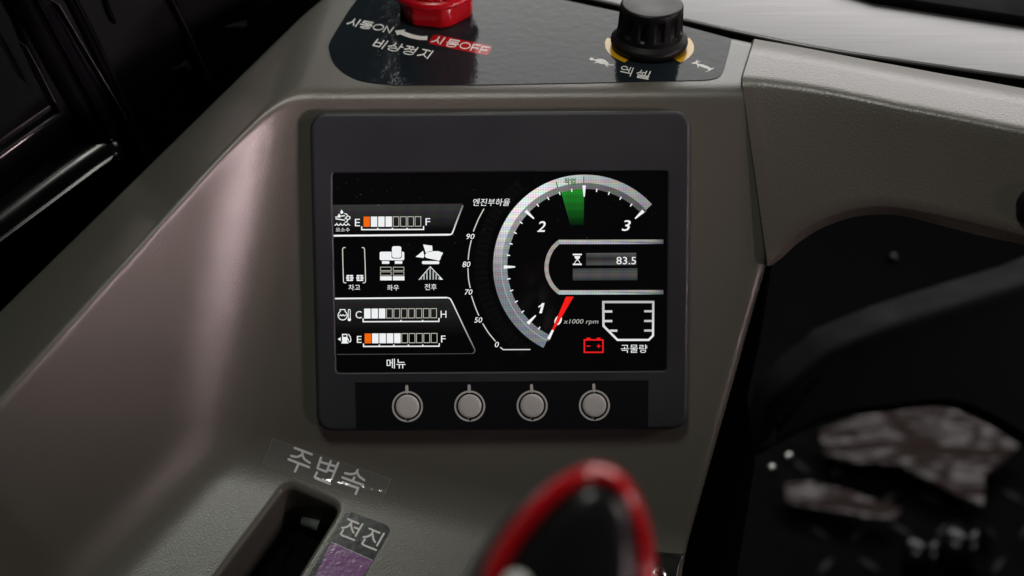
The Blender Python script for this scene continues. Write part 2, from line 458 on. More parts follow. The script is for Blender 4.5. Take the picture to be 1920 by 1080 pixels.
res = delaunay_2d_cdt(allp, [(H0 + i, H0 + (i + 1) % nh) for i in range(nh)], [], 0, 1e-7)
vmap = {}
for tri in res[2]:
    c = sum((Vector(res[0][k]) for k in tri), Vector((0, 0))) / len(tri)
    if not (gb[0] < c.x < gb[2] and gb[1] < c.y < gb[3]) or pin(c.x, c.y, hole): continue
    fv = []
    for k in tri:
        if k not in vmap: vmap[k] = bm.verts.new(W(res[0][k].x, res[0][k].y, 0))
        fv.append(vmap[k])
    try: bm.faces.new(fv)
    except ValueError: pass
bmesh.ops.remove_doubles(bm, verts=bm.verts[:], dist=2e-6)
for v in bm.verts:
    uu, vv, _ = uvw(v.co); v.co = W(uu, vv, F(uu, vv)) - wloc(console)
# rim of the gate: a soft edge, then straight down, welded to the shell
cl = lambda P: [(min(max(u, gb[0] + .001), gb[2] - .001), min(max(v, gb[1] + .001), gb[3] - .001)) for u, v in P]
rings = [[W(p[0], p[1], F(p[0], p[1])) for p in cl(offs(gate_uv, gs * RF * q))] for q in (2.0, 1.6, 1.25)]
for k in range(8):
    th = pi / 2 * k / 7
    rings.append([W(p[0], p[1], F(p[0], p[1])) - ZA * (RF * (1 - cos(th))) for p in cl(offs(gate_uv, gs * RF * (1 - sin(th))))])
gate_base = rings[-1]
for dz in (.003, .010, .020, .034): rings.append([p - ZA * dz for p in gate_base])
rv, rf = loft(rings); rbv = [bm.verts.new(p - wloc(console)) for p in rv]
for f_ in rf:
    try: bm.faces.new([rbv[k] for k in f_])
    except ValueError: pass
bmesh.ops.remove_doubles(bm, verts=bm.verts[:], dist=8e-6)
bmesh.ops.recalc_face_normals(bm, faces=bm.faces[:])
if sum(f.normal.dot(EN) for f in bm.faces) < 0: bmesh.ops.reverse_faces(bm, faces=bm.faces[:])
me = bpy.data.meshes.new('shell'); bm.to_mesh(me); bm.free()
me.polygons.foreach_set('use_smooth', [True] * len(me.polygons)); me.materials.append(M['plastic'])
shell = bpy.data.objects.new('shell', me); COL.objects.link(shell); shell.parent = console
sm = shell.modifiers.new('thickness', 'SOLIDIFY'); sm.thickness = .0018; sm.offset = -1; sm.use_rim = True
# black gate plate in the bottom of the opening
gz = [p - ZA * .028 for p in gate_base]
slab('gate_plate', gz, Vector((0, 0, -.004)), 'black_matte', console)
a, b = pz(*ZF(650, 760), gz[20].z + .001), pz(*ZF(430, 1180), gz[20].z - .03)
def bar(name, P, Qp, wv, wd, dep, m, parent, bevel=.0012, label=None):
    d = wv.normalized() * wd
    return slab(name, [P - d, P + d, Qp + d, Qp - d], dep, m, parent, bevel=bevel, label=label)
e1 = hit(*ZF(770, 500), ZA, gz[40] + ZA * .008); e2 = hit(*ZF(935, 565), ZA, gz[40] + ZA * .008)
rol = tube([e1, e1 + (e2 - e1) * .5, e2], .0042, 14); M['roller'] = mat('worn_grey_steel', (.16, .17, .17), .4, vary=(200, .3, .1))
o = mobj('gate_roller', rol[0], rol[1], 'roller', console, True, sharp=50)
g1, g2 = hit(*ZF(690, 560), ZA, gz[40] + ZA * .001), hit(*ZF(420, 1060), ZA, gz[40] + ZA * .001)
bar('gate_rail', g1, g1 + (g2 - g1) * 1.8, EX, .0035, Vector((0, 0, -.004)), 'black_matte', console)
g1, g2 = hit(*ZF(850, 690), ZA, gz[40] + ZA * .001), hit(*ZF(600, 1060), ZA, gz[40] + ZA * .001)
bar('gate_rail', g1, g1 + (g2 - g1) * 1.8, EX, .006, Vector((0, 0, -.003)), 'black_matte', console)

# ------------------------------------------------------------------ control decal on the ledge
map_decal = lambda x, y, l: pH(x, y, .0003 + l * .00002)
dec_px = smooth_pts([(675, -8), (655, 18), (632, 55), (618, 80), (617, 95), (626, 118), (646, 137), (680, 152), (740, 159.5)], 6) + [(900, 158.5), (1100, 155), (1318, 150)] \
    + smooth_pts([(1330, 149), (1345, 145), (1354, 137), (1359, 126)], 4) + [(1367, 96)] + smooth_pts([(1371, 78), (1371, 74), (1366, 71)], 3) + [(1280, 48), (1160, 22), (1062, 1), (1000, -13), (900, -36), (740, -60)]
decal = slab('control_decal', [pH(x, y, .0003) for x, y in dec_px], Vector((0, 0, -.0006)), 'decal', console, smooth=False, label='glossy dark decal carrying the start, stop and throttle marks')
def strokes(parent, name, zf, lists, width, mp, m, layer=1, ovals=(), label=None):
    fl = Flat(mp, layer); sx = zf(1, 0)[0] - zf(0, 0)[0]
    for s in lists:
        s = smooth_pts(s, 4) if len(s) > 2 and s[0] != 'k' else (s[1:] if s[0] == 'k' else s)
        fl.stroke([zf(*p) for p in s], width * sx)
    for (cx, cy, rx, ry, rot, sh) in ovals:
        c = zf(cx, cy); fl.oval(c[0], c[1], rx * sx, ry * sx, width * sx * .8, rot, sh)
    return fl.build(name, m, parent, label)
ZC = lambda x, y: (640 + x / 9.6, 20 + y / 9.6)
K = 'k'
strokes(decal, 'lettering', ZC, [
    [(245, 150), (200, 200), (105, 235)], [(212, 195), (222, 225), (220, 262)], [(345, 165), (255, 280)],
    [K, (572, 217), (415, 187), (388, 216), (545, 247)], [(468, 236), (455, 254)], [(345, 243), (550, 277)],
    [K, (752, 380), (820, 280), (865, 400), (940, 300)]], 21, map_decal, 'white_print', 3,
    [(428, 302, 92, 25, .13, .3), (668, 298, 96, 58, .12, .45)], 'white lettering for engine on')
strokes(decal, 'lettering', ZC, [
    [(655, 515), (572, 625)], [(765, 540), (685, 650)], [(620, 566), (735, 592)], [(572, 625), (685, 650)], [(835, 550), (730, 682)],
    [(985, 585), (940, 628), (850, 640)], [(945, 620), (990, 662)], [(1095, 605), (1030, 690)], [(1062, 650), (1108, 658)],
    [(1182, 635), (1302, 660)], [(1240, 648), (1205, 685), (1138, 692)], [(1218, 678), (1262, 712)], [(1270, 690), (1335, 702)], [(1380, 665), (1315, 745)],
    [(1465, 695), (1600, 725)], [(1535, 712), (1490, 780), (1370, 805)], [(1475, 780), (1515, 835)], [(1650, 725), (1545, 860)]], 23, map_decal, 'white_print', 3,
    [(930, 697, 96, 34, .16, .3), (1210, 760, 98, 36, .16, .3)], 'white lettering for emergency stop')
arrow = Flat(map_decal, 3).poly([ZC(*p) for p in [(965, 360), (1150, 340), (1130, 370), (1230, 410), (1350, 445), (1455, 460), (1550, 455), (1545, 530), (1400, 525), (1250, 495), (1130, 455), (1060, 425), (1005, 440)]]).build('arrow', 'white_print', decal)
ZD = lambda x, y: (790 + x / 13.714, 55 + y / 13.714)
Flat(map_decal, 2).poly([ZD(*p) for p in [(290, 170), (330, 145), (420, 140), (1760, 415), (1810, 440), (1820, 480), (1740, 620), (1690, 655), (1620, 660), (270, 385), (200, 360), (190, 320)]]).build('red_field', 'red_print', decal)
strokes(decal, 'lettering', ZD, [
    [(460, 195), (390, 280), (260, 322)], [(400, 275), (428, 310), (430, 350)], [(605, 215), (480, 380)],
    [K, (980, 300), (745, 258), (715, 302), (945, 347)], [(820, 330), (805, 358)], [(660, 337), (945, 392)],
    [K, (1520, 415), (1345, 388), (1265, 540)], [(1310, 462), (1460, 490)], [K, (1750, 468), (1575, 440), (1495, 585)], [(1540, 520), (1690, 538)]],
    31, map_decal, 'white_print', 4, [(768, 415, 132, 44, .1, .3), (1128, 420, 140, 88, .12, .3)], 'white lettering for engine off')
ZE = lambda x, y: (1090 + x / 7.385, 95 + y / 7.385)
strokes(decal, 'lettering', ZE, [
    [(628, 262), (668, 270)], [(685, 232), (655, 292)], [(720, 240), (695, 305)], [K, (545, 287), (690, 318), (674, 352)],
    [(835, 270), (815, 298), (772, 312)], [(812, 295), (850, 325)], [(850, 300), (885, 306)], [(905, 283), (880, 338)], [(957, 290), (930, 345)],
    [K, (785, 332), (930, 358), (921, 375), (782, 350), (775, 368), (925, 395)]], 14, map_decal, 'white_print', 3, [(597, 240, 46, 29, .15, .25)], 'white lettering for throttle')
Flat(map_decal, 3).poly([ZE(*p) for p in [(112, 118), (122, 100), (145, 94), (165, 102), (180, 124), (230, 112), (280, 112), (330, 130), (365, 160), (385, 188), (470, 197), (440, 207), (385, 203), (355, 200), (360, 215), (380, 222), (360, 227), (335, 207), (330, 190), (270, 185), (220, 165), (200, 173), (165, 170), (200, 158), (205, 150), (170, 132), (135, 134), (115, 127)]]).poly([ZE(*p) for p in ellipse(135, 110, 7, 6, n=8)]).build('turtle_mark', 'white_print', decal)
Flat(map_decal, 3).poly([ZE(*p) for p in [(1520, 180), (1550, 160), (1580, 156), (1588, 138), (1622, 122), (1600, 152), (1612, 152), (1658, 138), (1640, 155), (1605, 168), (1612, 180), (1680, 190), (1750, 215), (1800, 245), (1842, 235), (1830, 250), (1775, 278), (1740, 290), (1705, 292), (1745, 280), (1765, 265), (1745, 250), (1690, 235), (1640, 215), (1620, 210), (1628, 242), (1605, 215), (1600, 190), (1580, 184), (1550, 182)]]).build('rabbit_mark', 'white_print', decal)
KC = pH(1216.5, 84, .0006)                    # throttle knob centre
def sector(a0, a1, r0, r1, name):
    fl = Flat(lambda x, y, l: Vector((x, y, ZH + .0003 + l * .00002)), 2)
    A = [radians(a0 + (a1 - a0) * k / 14) for k in range(15)]
    fl.strip([(KC.x + r0 * cos(t), KC.y + r0 * sin(t)) for t in A], [(KC.x + r1 * cos(t), KC.y + r1 * sin(t)) for t in A])
    return fl.build(name, 'yellow_print', decal)
sector(158, 232, .0150, .0216, 'yellow_arc'); sector(-52, 20, .0150, .0222, 'yellow_arc')

# ------------------------------------------------------------------ clear tape with the lever name
map_surf = lambda x, y, l: psurf(x, y, .0004 + l * .00003)
tape_c = [(510.5, 821.7), (734, 898), (710.5, 951), (492.5, 870)]
tv, tf = [], []
NI, NJ = 72, 30
g0, g1_ = Vector((560, 893)), Vector((730, 927))
gd = (g1_ - g0).normalized()
def tape_pt(s, t):
    x = (tape_c[0][0] * (1 - s) + tape_c[1][0] * s) * (1 - t) + (tape_c[3][0] * (1 - s) + tape_c[2][0] * s) * t
    y = (tape_c[0][1] * (1 - s) + tape_c[1][1] * s) * (1 - t) + (tape_c[3][1] * (1 - s) + tape_c[2][1] * s) * t
    q = Vector((x, y)) - g0; al = q.dot(gd); dist = q.x * -gd.y + q.y * gd.x
    ridge = math.exp(-(dist / 5) ** 2) * max(0, min(1, (al + 10) / 50)) * (1 + .5 * noise.noise(Vector((al * .09, 0, 1))))
    return psurf(x, y, .00042 + .00016 * noise.noise(Vector((s * 9, t * 3, 3))) + .0005 * ridge)
for j in range(NJ + 1):
    for i in range(NI + 1): tv.append(tape_pt(i / NI, j / NJ))
for j in range(NJ):
    for i in range(NI):
        a = j * (NI + 1) + i; tf.append((a, a + 1, a + NI + 2, a + NI + 1))
def tape_mat():
    m = bpy.data.materials.new('clear_tape'); m.use_nodes = True; nt = m.node_tree; b = nt.nodes['Principled BSDF']; N = nt.nodes.new
    b.inputs['Base Color'].default_value = (.5, .5, .5, 1); b.inputs['Roughness'].default_value = .12; b.inputs['Alpha'].default_value = .07
    g = N('ShaderNodeBsdfGlossy'); g.inputs['Roughness'].default_value = .1; g.inputs['Color'].default_value = (1, 1, 1, 1)
    tr = N('ShaderNodeBsdfTransparent'); mx = N('ShaderNodeMixShader'); fr = N('ShaderNodeMath'); fr.operation = 'MULTIPLY_ADD'; fr.inputs[1].default_value = .9; fr.inputs[2].default_value = .06; lw = N('ShaderNodeLayerWeight'); pwr = N('ShaderNodeMath'); pwr.operation = 'POWER'; pwr.inputs[1].default_value = 5
    tc = N('ShaderNodeTexCoord'); n = N('ShaderNodeTexNoise'); n.inputs['Scale'].default_value = 260; bp = N('ShaderNodeBump'); bp.inputs['Strength'].default_value = .12; bp.inputs['Distance'].default_value = .0008
    L = nt.links.new; L(tc.outputs['Object'], n.inputs['Vector']); L(n.outputs['Fac'], bp.inputs['Height']); L(bp.outputs['Normal'], g.inputs['Normal']); L(bp.outputs['Normal'], lw.inputs['Normal']); L(lw.outputs['Facing'], pwr.inputs[0]); L(pwr.outputs[0], fr.inputs[0])
    df = N('ShaderNodeBsdfDiffuse'); df.inputs['Color'].default_value = (.5, .5, .5, 1)
    m0 = N('ShaderNodeMixShader'); m0.inputs[0].default_value = .09; L(tr.outputs[0], m0.inputs[1]); L(df.outputs[0], m0.inputs[2])
    L(fr.outputs[0], mx.inputs[0]); L(m0.outputs[0], mx.inputs[1]); L(g.outputs[0], mx.inputs[2]); L(mx.outputs[0], nt.nodes['Material Output'].inputs['Surface'])
    return m
M['tape'] = tape_mat()
if (tv[1] - tv[0]).cross(tv[NI + 1] - tv[0]).dot(EN) < 0: tf = [f[::-1] for f in tf]
tape = mobj('clear_tape', tv, tf, 'tape', console, True, label='clear tape strip with grey lettering above the lever gate')
ev_, ef_ = [], []
for k, (a, b) in enumerate((((0, 0), (1, 0)), ((1, 0), (1, 1)), ((1, 1), (0, 1)), ((0, 1), (0, 0)))):
    for q in range(41):
        t = q / 40; p = tape_pt(a[0] + (b[0] - a[0]) * t, a[1] + (b[1] - a[1]) * t); c_ = tape_pt(.5, .5)
        inw = ((b[1] - a[1]) * -1, (b[0] - a[0])); p2 = tape_pt(a[0] + (b[0] - a[0]) * t + inw[0] * .004, a[1] + (b[1] - a[1]) * t + inw[1] * .012)
        ev_ += [p + EN * .00006, p2 + EN * .00006]
        if q: m_ = len(ev_); ef_.append((m_ - 4, m_ - 3, m_ - 1, m_ - 2))
if (ev_[1] - ev_[0]).cross(ev_[2] - ev_[0]).dot(EN) > 0: ef_ = [f[::-1] for f in ef_]
M['tape_edge'] = mat('tape_edge', (.55, .55, .55), .3, alpha=.22)
mobj('tape_edge', ev_, ef_, 'tape_edge', tape, False)
ZB = lambda x, y: (530 + x / 9.818, 830 + y / 9.818)
strokes(tape, 'lettering', ZB, [
    [(222, 98), (535, 215)], [(372, 165), (345, 225), (260, 262), (155, 240)], [(362, 215), (400, 300), (500, 372)], [(108, 305), (485, 452)], [(290, 390), (228, 530)],
    [(705, 278), (640, 470)], [(885, 340), (812, 530)], [(690, 352), (985, 440)], [(640, 472), (800, 532)], [(850, 505), (945, 532)], [(1022, 375), (905, 660)],
    [K, (632, 548), (590, 628), (612, 656), (872, 757)],
    [(1380, 505), (1345, 560), (1255, 580), (1150, 562)], [(1370, 545), (1410, 620), (1500, 690)], [(1320, 640), (1290, 700)], [(1100, 640), (1480, 780)], [K, (1098, 735), (1385, 838), (1345, 945)]],
    44, lambda x, y, l: psurf(x, y, .0001 + l * .00002), 'tape_print', 1)

# ------------------------------------------------------------------ gear sticker
ZS = lambda x, y: (580 + x / 8.306, 950 + y / 8.306)
st_px = [ZS(*p) for p in smooth_pts([(520, 165), (555, 118), (600, 90), (650, 85), (720, 108)], 4) + [(1160, 272)] + smooth_pts([(1215, 300), (1245, 340), (1250, 390), (1228, 435)], 4) + [(1000, 830), (850, 1095), (700, 1360), (-180, 1360), (20, 1015), (330, 500)]]
stp = [psurf(x, y, .0003) for x, y in st_px]
sticker = slab('gear_sticker', stp, EN * -.0009, 'sticker', console, smooth=False, label='dark sticker with purple field beside the lever gate')
Flat(map_surf, 2).poly([ZS(*p) for p in [(345, 548), (990, 838), (838, 1090), (690, 1340), (-30, 1340), (175, 900)]]).build('purple_field', 'purple', sticker)
Flat(map_surf, 3).stroke([ZS(345, 548), ZS(990, 838)], .8).build('white_edge', 'white_print', sticker)
strokes(sticker, 'lettering', ZS, [
    [(605, 195), (765, 262)], [(668, 228), (630, 285), (570, 320), (510, 328)], [(652, 275), (662, 345), (690, 405)], [(705, 325), (775, 350)], [(828, 270), (720, 455)], [K, (530, 360), (490, 425), (515, 448), (700, 522)],
    [(935, 340), (1092, 408)], [(1000, 375), (960, 435), (905, 465), (845, 475)], [(985, 430), (995, 500), (1025, 552)], [(1160, 420), (1055, 605)], [K, (865, 508), (823, 575), (848, 600), (1040, 675)]],
    31, map_surf, 'white_print', 3)

# ================================================================== DISPLAY
mon = thing('display_monitor', 'charcoal framed square display showing a lit rev counter and gauges', 'display', W(-.005, -.068, 0))
BX = (-.0930, -.0680, .0831, .0817)
SX = (-.0829, -.0396, .0722, .0539)
def ring_uv(x0, y0, x1, y1, r, wv, n=8): return [W(a, b, wv) for a, b in rrect(x0, y0, x1, y1, r, n)]
def brings(d): return (BX[0] + d, BX[1] + d, BX[2] - d, BX[3] - d)
def srings(d): return (SX[0] - d, SX[1] - d, SX[2] + d, SX[3] + d)
R_ = []
R_.append(ring_uv(*brings(.0004), .0076, -.001))
R_.append(ring_uv(*brings(0), .008, .001))
for k in range(7):
    th = pi / 2 * k / 6; R_.append(ring_uv(*brings(.0022 * (1 - cos(th))), .008 - .0022 * (1 - cos(th)) * .9, MF - .0022 + .0022 * sin(th)))
R_.append(ring_uv(*brings(.0028), .0055, MF)); R_.append(ring_uv(*brings(.0034), .0052, MF))
R_.append(ring_uv(*srings(.0012), .0024, MF)); R_.append(ring_uv(*srings(.0008), .0021, MF)); R_.append(ring_uv(*srings(.0004), .0017, MF - .00015)); R_.append(ring_uv(*srings(.0001), .0014, MF - .0005)); R_.append(ring_uv(*srings(0), .0013, MF - .0012))
v_, f_ = loft(R_); fix_normals(mobj('bezel', v_, f_, 'bezel', mon, True, sharp=38))
WS = MF - .0007
v_ = ring_uv(*srings(-.00012), .0013, WS)
screen = mobj('screen', v_, [tuple(range(len(v_)))], 'screen', mon, False, label='black glossy screen with lit gauges')
S = lambda x, y, l: pw(x, y, WS + .00002 + l * .00003)
def rect(x0, y0, x1, y1): return [(x0, y0), (x1, y0), (x1, y1), (x0, y1)]
WH = (.86, .87, .88)
def g(v): return (v, v, v * 1.02)
Z3 = lambda x, y: (600 + x / 6, 300 + y / 6)
Z4 = lambda x, y: (600 + x / 6, 440 + y / 6)
Z5 = lambda x, y: (600 + x / 6, 540 + y / 6)
Z6 = lambda x, y: (860 + x / 4.571, 310 + y / 4.571)
Z7 = lambda x, y: (860 + x / 4.571, 500 + y / 4.571)
def zs(z, pts): return [z(*p) for p in pts]
def lerp(a, b, t): t = max(0, min(1, t)); return a + (b - a) * t
# shaded fields: rows of vertices so that the display's own gradient is smooth
def field(name, top, bottom, col, n=10):
    fl = Flat(S, 1); v0 = len(fl.v); rows = []
    m = len(top)
    for j in range(n + 1):
        t = j / n; row = [(lerp(a[0], b[0], t), lerp(a[1], b[1], t)) for a, b in zip(top, bottom)]
        rows.append((row, col(t)))
    for j in range(n):
        fl.k = 0
        a, b = rows[j][0], rows[j + 1][0]; mm = len(a); base = len(fl.v)
        for row, c in ((rows[j]), (rows[j + 1])):
            for p in row: fl.v.append(S(p[0], p[1], 1)); fl.p.append(p); fl.c.append(c)
        for i in range(mm - 1): fl.f.append((base + i, base + i + 1, base + mm + i + 1, base + mm + i))
    return fl.build(name, 'lcd_grid', screen)
field('panel_field', [(624.5, 384), (868, 382)], [(626, 441), (846, 439)], lambda t: g(lerp(.050, .0015, t * 1.15)))
field('panel_field', [(628, 560), (843, 559)], [(632, 663), (889, 662)], lambda t: g(lerp(.024, .001, t * 1.5)))
fl = Flat(S, 3); fl.stroke([(625.5, 442), (842, 440)] , 3.4, WH, False); fl.build('panel_line', 'lcd', screen)
fl = Flat(S, 3.1)
cr = smooth_pts([(842, 440), (846, 439), (849, 435), (856, 416), (868, 385)], 5)
rb = [ribbon(cr, 2.6, False)]; fl.poly(rb[0], lambda p: g(lerp(.85, .12, (441 - p[1]) / 60))); fl.build('panel_line', 'lcd', screen)
fl = Flat(S, 3); fl.stroke([(628, 559.8), (838, 558)], 2.8, WH, False)
fl.poly(ribbon(smooth_pts([(838, 558), (843, 559.5), (847, 565), (858, 588), (874, 622), (889, 653), (890, 659), (886, 663)], 5), 2.2, False), lambda p: g(lerp(.85, .07, (p[1] - 560) / 100)))
fl.poly(ribbon([(886, 663), (740, 664), (632, 664.5)], 1.1, False), g(.07)); fl.build('panel_line', 'lcd', screen)
# level bars
def bars(x0, y0, y1, step, wd, states, slope=-.006):
    for k, s in enumerate(states):
        x = x0 + step * k; dy = slope * step * k; fl = Flat(S, 3)
        r_ = rect(x, y0 + dy, x + wd, y1 + dy)
        if s == 'o': fl.poly(r_, (.86, .135, .004))
        elif s == 'w': fl.poly(r_, WH)
        else:
            i_ = rect(x + 1.1, y0 + dy + 1.1, x + wd - 1.1, y1 + dy - 1.1); fl.strip(r_, i_, (.55, .54, .48), True)
        fl.build('level_bar', 'lcd', screen)
bars(681.7, 406.2, 425.3, 13.72, 11.9, 'owww....'); bars(682.8, 578.7, 597.2, 13.8, 12, 'www.......'); bars(683.8, 625.3, 643.7, 13.78, 12.2, 'owwww.....')
def bracket(x0, x1, yt, yb, ticks, name='scale_bracket'):
    fl = Flat(S, 3); k = -.004
    fl.poly(ribbon([(x0, yt), (x0, yb), (x1, yb + k * (x1 - x0)), (x1, yt + k * (x1 - x0))], 2.2, False), WH)
    for t in ticks: fl.poly(rect(t - 1.3, yb - 3.4, t + 1.3, yb - .2), WH)
    fl.build(name, 'lcd', screen)
bracket(678.2, 794.2, 424.2, 430.6, (708.3, 735.8, 763.3)); bracket(680.8, 823, 596.8, 603.2, (751.7, 792.5)); bracket(681.6, 823.4, 644.2, 649.6, (711.3, 738.3, 765.8, 792.8))
def label_(body, box, shear=0, bold=0, col=WH, layer=3): text(Flat(S, layer), body, box, shear, bold, col).build('lettering', 'lcd', screen)
for body, box, sh, bo in (
    ('엔진부하율', (887.3, 372.3, 956.3, 386.1), .2, 0), ('E', (665.5, 410.3, 675, 424.2), 0, 0), ('F', (797.8, 409.2, 806.7, 422.5), 0, 0),
    ('요소수', (629.7, 427, 655.8, 434.6), 0, 0), ('차고', (653.4, 533.4, 675.2, 544.4), 0, 0), ('좌우', (726, 534, 748, 544.9), 0, 0), ('전후', (796.3, 532.2, 818.7, 543.9), 0, 0),
    ('C', (666.7, 583.3, 678, 597), 0, 0), ('H', (826.2, 582.5, 837, 595.8), 0, 0), ('E', (669.2, 630, 678, 642.8), 0, 0), ('F', (827, 629.2, 835.3, 642), 0, 0),
    ('메뉴', (725, 672.5, 760.3, 690.8), 0, 0), ('90', (874.7, 438.3, 889.7, 448.3), .2, 0), ('80', (867, 490.3, 882, 500.8), .2, 0), ('70', (871.3, 542.5, 885.8, 552.5), .2, 0),
    ('50', (889.2, 595, 904.2, 605), .2, 0), ('0', (927.8, 641, 935.4, 651), .2, 0), ('2', (1007, 414.6, 1023, 434.7), .22, .008), ('3', (1165.8, 412.8, 1182.7, 433), .22, .008),
    ('0', (1039.4, 591.9, 1053.6, 609.8), .22, .015), ('83.5', (1155.8, 481.7, 1192.5, 495.5), 0, 0), ('곡물량', (1164, 646, 1213.7, 661.5), 0, 0)):
    label_(body, box, sh, bo)
Flat(S, 3).poly(zs(Z7, [(682, 340), (700, 330), (716, 312), (736, 312), (713, 399), (690, 399), (708, 338), (686, 352)]), WH).build('lettering', 'lcd', screen)
label_('x1000 rpm', (1056.5, 598.4, 1122, 609.4), .2, 0, (.42, .41, .38))
# rev counter
CX, CY = 1096, 499
def pol(a, r): return (CX + r * cos(radians(a)), CY - r * sin(radians(a)))
def arc_col(pairs, tint=1):
    def f(p):
        a = math.degrees(atan2(CY - p[1], p[0] - CX)) % 360
        for (a0, v0), (a1, v1) in zip(pairs, pairs[1:]):
            if a0 <= a <= a1: v = lerp(v0, v1, (a - a0) / (a1 - a0)); break
        else: v = pairs[0][1] if a < pairs[0][0] else pairs[-1][1]
        b = lerp(0, .12, (a - 150) / 60); return (v * (1 - b * .6), v, v * (1 + b))
    return f
def band(name, r0, r1, a0, a1, pairs, lay, a1b=None):
    n = 70; fl = Flat(S, lay)
    A = [a0 + (a1 - a0) * k / n for k in range(n + 1)]; Bq = [a0 + ((a1b or a1) - a0) * k / n for k in range(n + 1)]
    fl.strip([pol(a, r0) for a in A], [pol(b, r1) for b in Bq], arc_col(pairs)); return fl.build(name, 'lcd_grid', screen)
band('rev_counter_arc', 171.5, 156, 42.5, 243.3, [(42, .38), (70, .52), (88, .62), (105, .86), (122, 1.12), (145, 1.12), (165, .70), (180, .40), (195, .27), (245, .28)], 3)
band('rev_counter_inner_arc', 156, 145, 41.5, 244.5, [(42, .12), (90, .20), (120, .30), (145, .42), (180, .36), (210, .28), (245, .27)], 3)
fl = Flat(S, 4); A = [165 + k * 2 for k in range(40)]; fl.strip([pol(a, 156.6) for a in A], [pol(a, 155.4) for a in A], g(.42)); fl.build('arc_seam', 'lcd', screen)
field('green_zone', [pol(107.5, 146), pol(104, 146), pol(100, 146), pol(95, 146), pol(90.3, 146)], [(1070, 424), (1076, 424), (1082, 424), (1088, 424), (1094.5, 424)], lambda t: (lerp(.02, .0, t), lerp(.34, .0, t ** .8), lerp(.03, .001, t)))
fl = Flat(S, 5); fl.poly(ribbon([Z6(836, 140), Z6(848, 190)], 1.9, False), (.0, .17, .01)); fl.poly(ribbon([Z6(1073, 95), Z6(1073, 153)], 1.9, False), (.0, .17, .01)); fl.build('zone_mark', 'lcd', screen)
label_('작업', (1057.8, 333.8, 1079, 346), -.0, .03, (.0, .16, .004), 5)
for a in (225.3, 180.6, 136.8, 90.3, 43.2):
    fl = Flat(S, 5); fl.poly([pol(a + 1.25, 151.5), pol(a - 1.25, 151.5), pol(a - .5, 130), pol(a + .5, 130)], WH); fl.build('tick_mark', 'lcd', screen)
for a0, a1 in ((225.3, 180.6), (180.6, 136.8), (136.8, 90.3), (90.3, 43.2)):
    for k in range(1, 5):
        a = a0 + (a1 - a0) * k / 5; fl = Flat(S, 5); fl.poly([pol(a + .5, 147), pol(a - .5, 147), pol(a - .35, 141), pol(a + .35, 141)], WH); fl.build('tick_mark', 'lcd', screen)
fl = Flat(S, 5); fl.poly([pol(234.3, 147), pol(233.3, 147), pol(233.5, 141), pol(234.1, 141)], WH); fl.build('tick_mark', 'lcd', screen)
fl = Flat(S, 6); fl.poly(zs(Z7, [(920, 257), (986, 257), (816, 546), (800, 540)]), (.88, .012, .008)); fl.build('needle', 'lcd', screen)
fl = Flat(S, 6); fl.poly(zs(Z7, [(816, 546), (782, 624), (757, 616), (800, 539)]), WH); fl.build('needle_tip', 'lcd', screen)
# engine load scale
fl = Flat(S, 3)
for sg_ in ([(907.5, 391.3), (897, 411), (887.5, 434)], [(883.8, 450), (880, 468), (877.8, 487)], [(877.4, 503), (878.5, 523), (881.7, 540)], [(884, 554.5), (890.8, 575), (898, 592)], [(905, 606.5), (916, 624), (929, 640)]):
    fl.poly(ribbon(smooth_pts(sg_, 5), 1.9, False), (.62, .62, .56))
fl.poly(ribbon([(938, 651), (943.6, 655.6), (994.5, 655.3)], 2, False), (.62, .62, .6)); fl.build('load_scale', 'lcd', screen)
fl = Flat(S, 1)
for k in range(30):
    fl.k = 0; a = 128 + k * 3.6; fl.poly([pol(a, 206), pol(a + 3, 206), pol(a + 3, 182), pol(a, 182)], g(.0022))
fl.build('load_segments', 'lcd', screen)
# hour meter
fl = Flat(S, 3); fade = lambda p: g(lerp(.62, .10, (p[0] - 1215) / 30))
def bandline(y): return [(1047, y), (1120, y), (1200, y - .3), (1225, y - .4), (1244, y - .5)]
for y in (453.6, 548.2): fl.poly(ribbon(bandline(y), 8, False), fade)
fl.poly(ribbon(smooth_pts([(1048, 453.6), (1036, 466), (1028, 482), (1024.8, 500), (1027, 518), (1036, 536), (1048, 548.2)], 6), 7.6, False), lambda p: (.50, .47, .44)); fl.build('hour_frame', 'lcd_grid', screen)
field('hour_box', [(1099, 474.6), (1193, 474)], [(1099, 497.4), (1193, 497)], lambda t: g(.035 + .075 * abs(t - .5) * 2), 6); field('hour_box', [(1074, 503.6), (1195, 502.6)], [(1074, 526), (1195, 525.4)], lambda t: g(.03 + .09 * (1 - abs(t - .45) * 1.6)), 6)
fl = Flat(S, 4); fl.poly(rect(1074, 475.8, 1090.8, 478.6), WH).poly(rect(1074, 494.2, 1090.8, 497), WH).poly([(1077, 480), (1088, 480), (1087, 484), (1082.6, 487.4), (1078, 484)], WH)
fl.stroke([(1077.5, 494), (1078.5, 490.5), (1082.5, 487), (1086.5, 490.5), (1087.5, 494)], 1.2, WH); fl.build('hourglass_icon', 'lcd', screen)
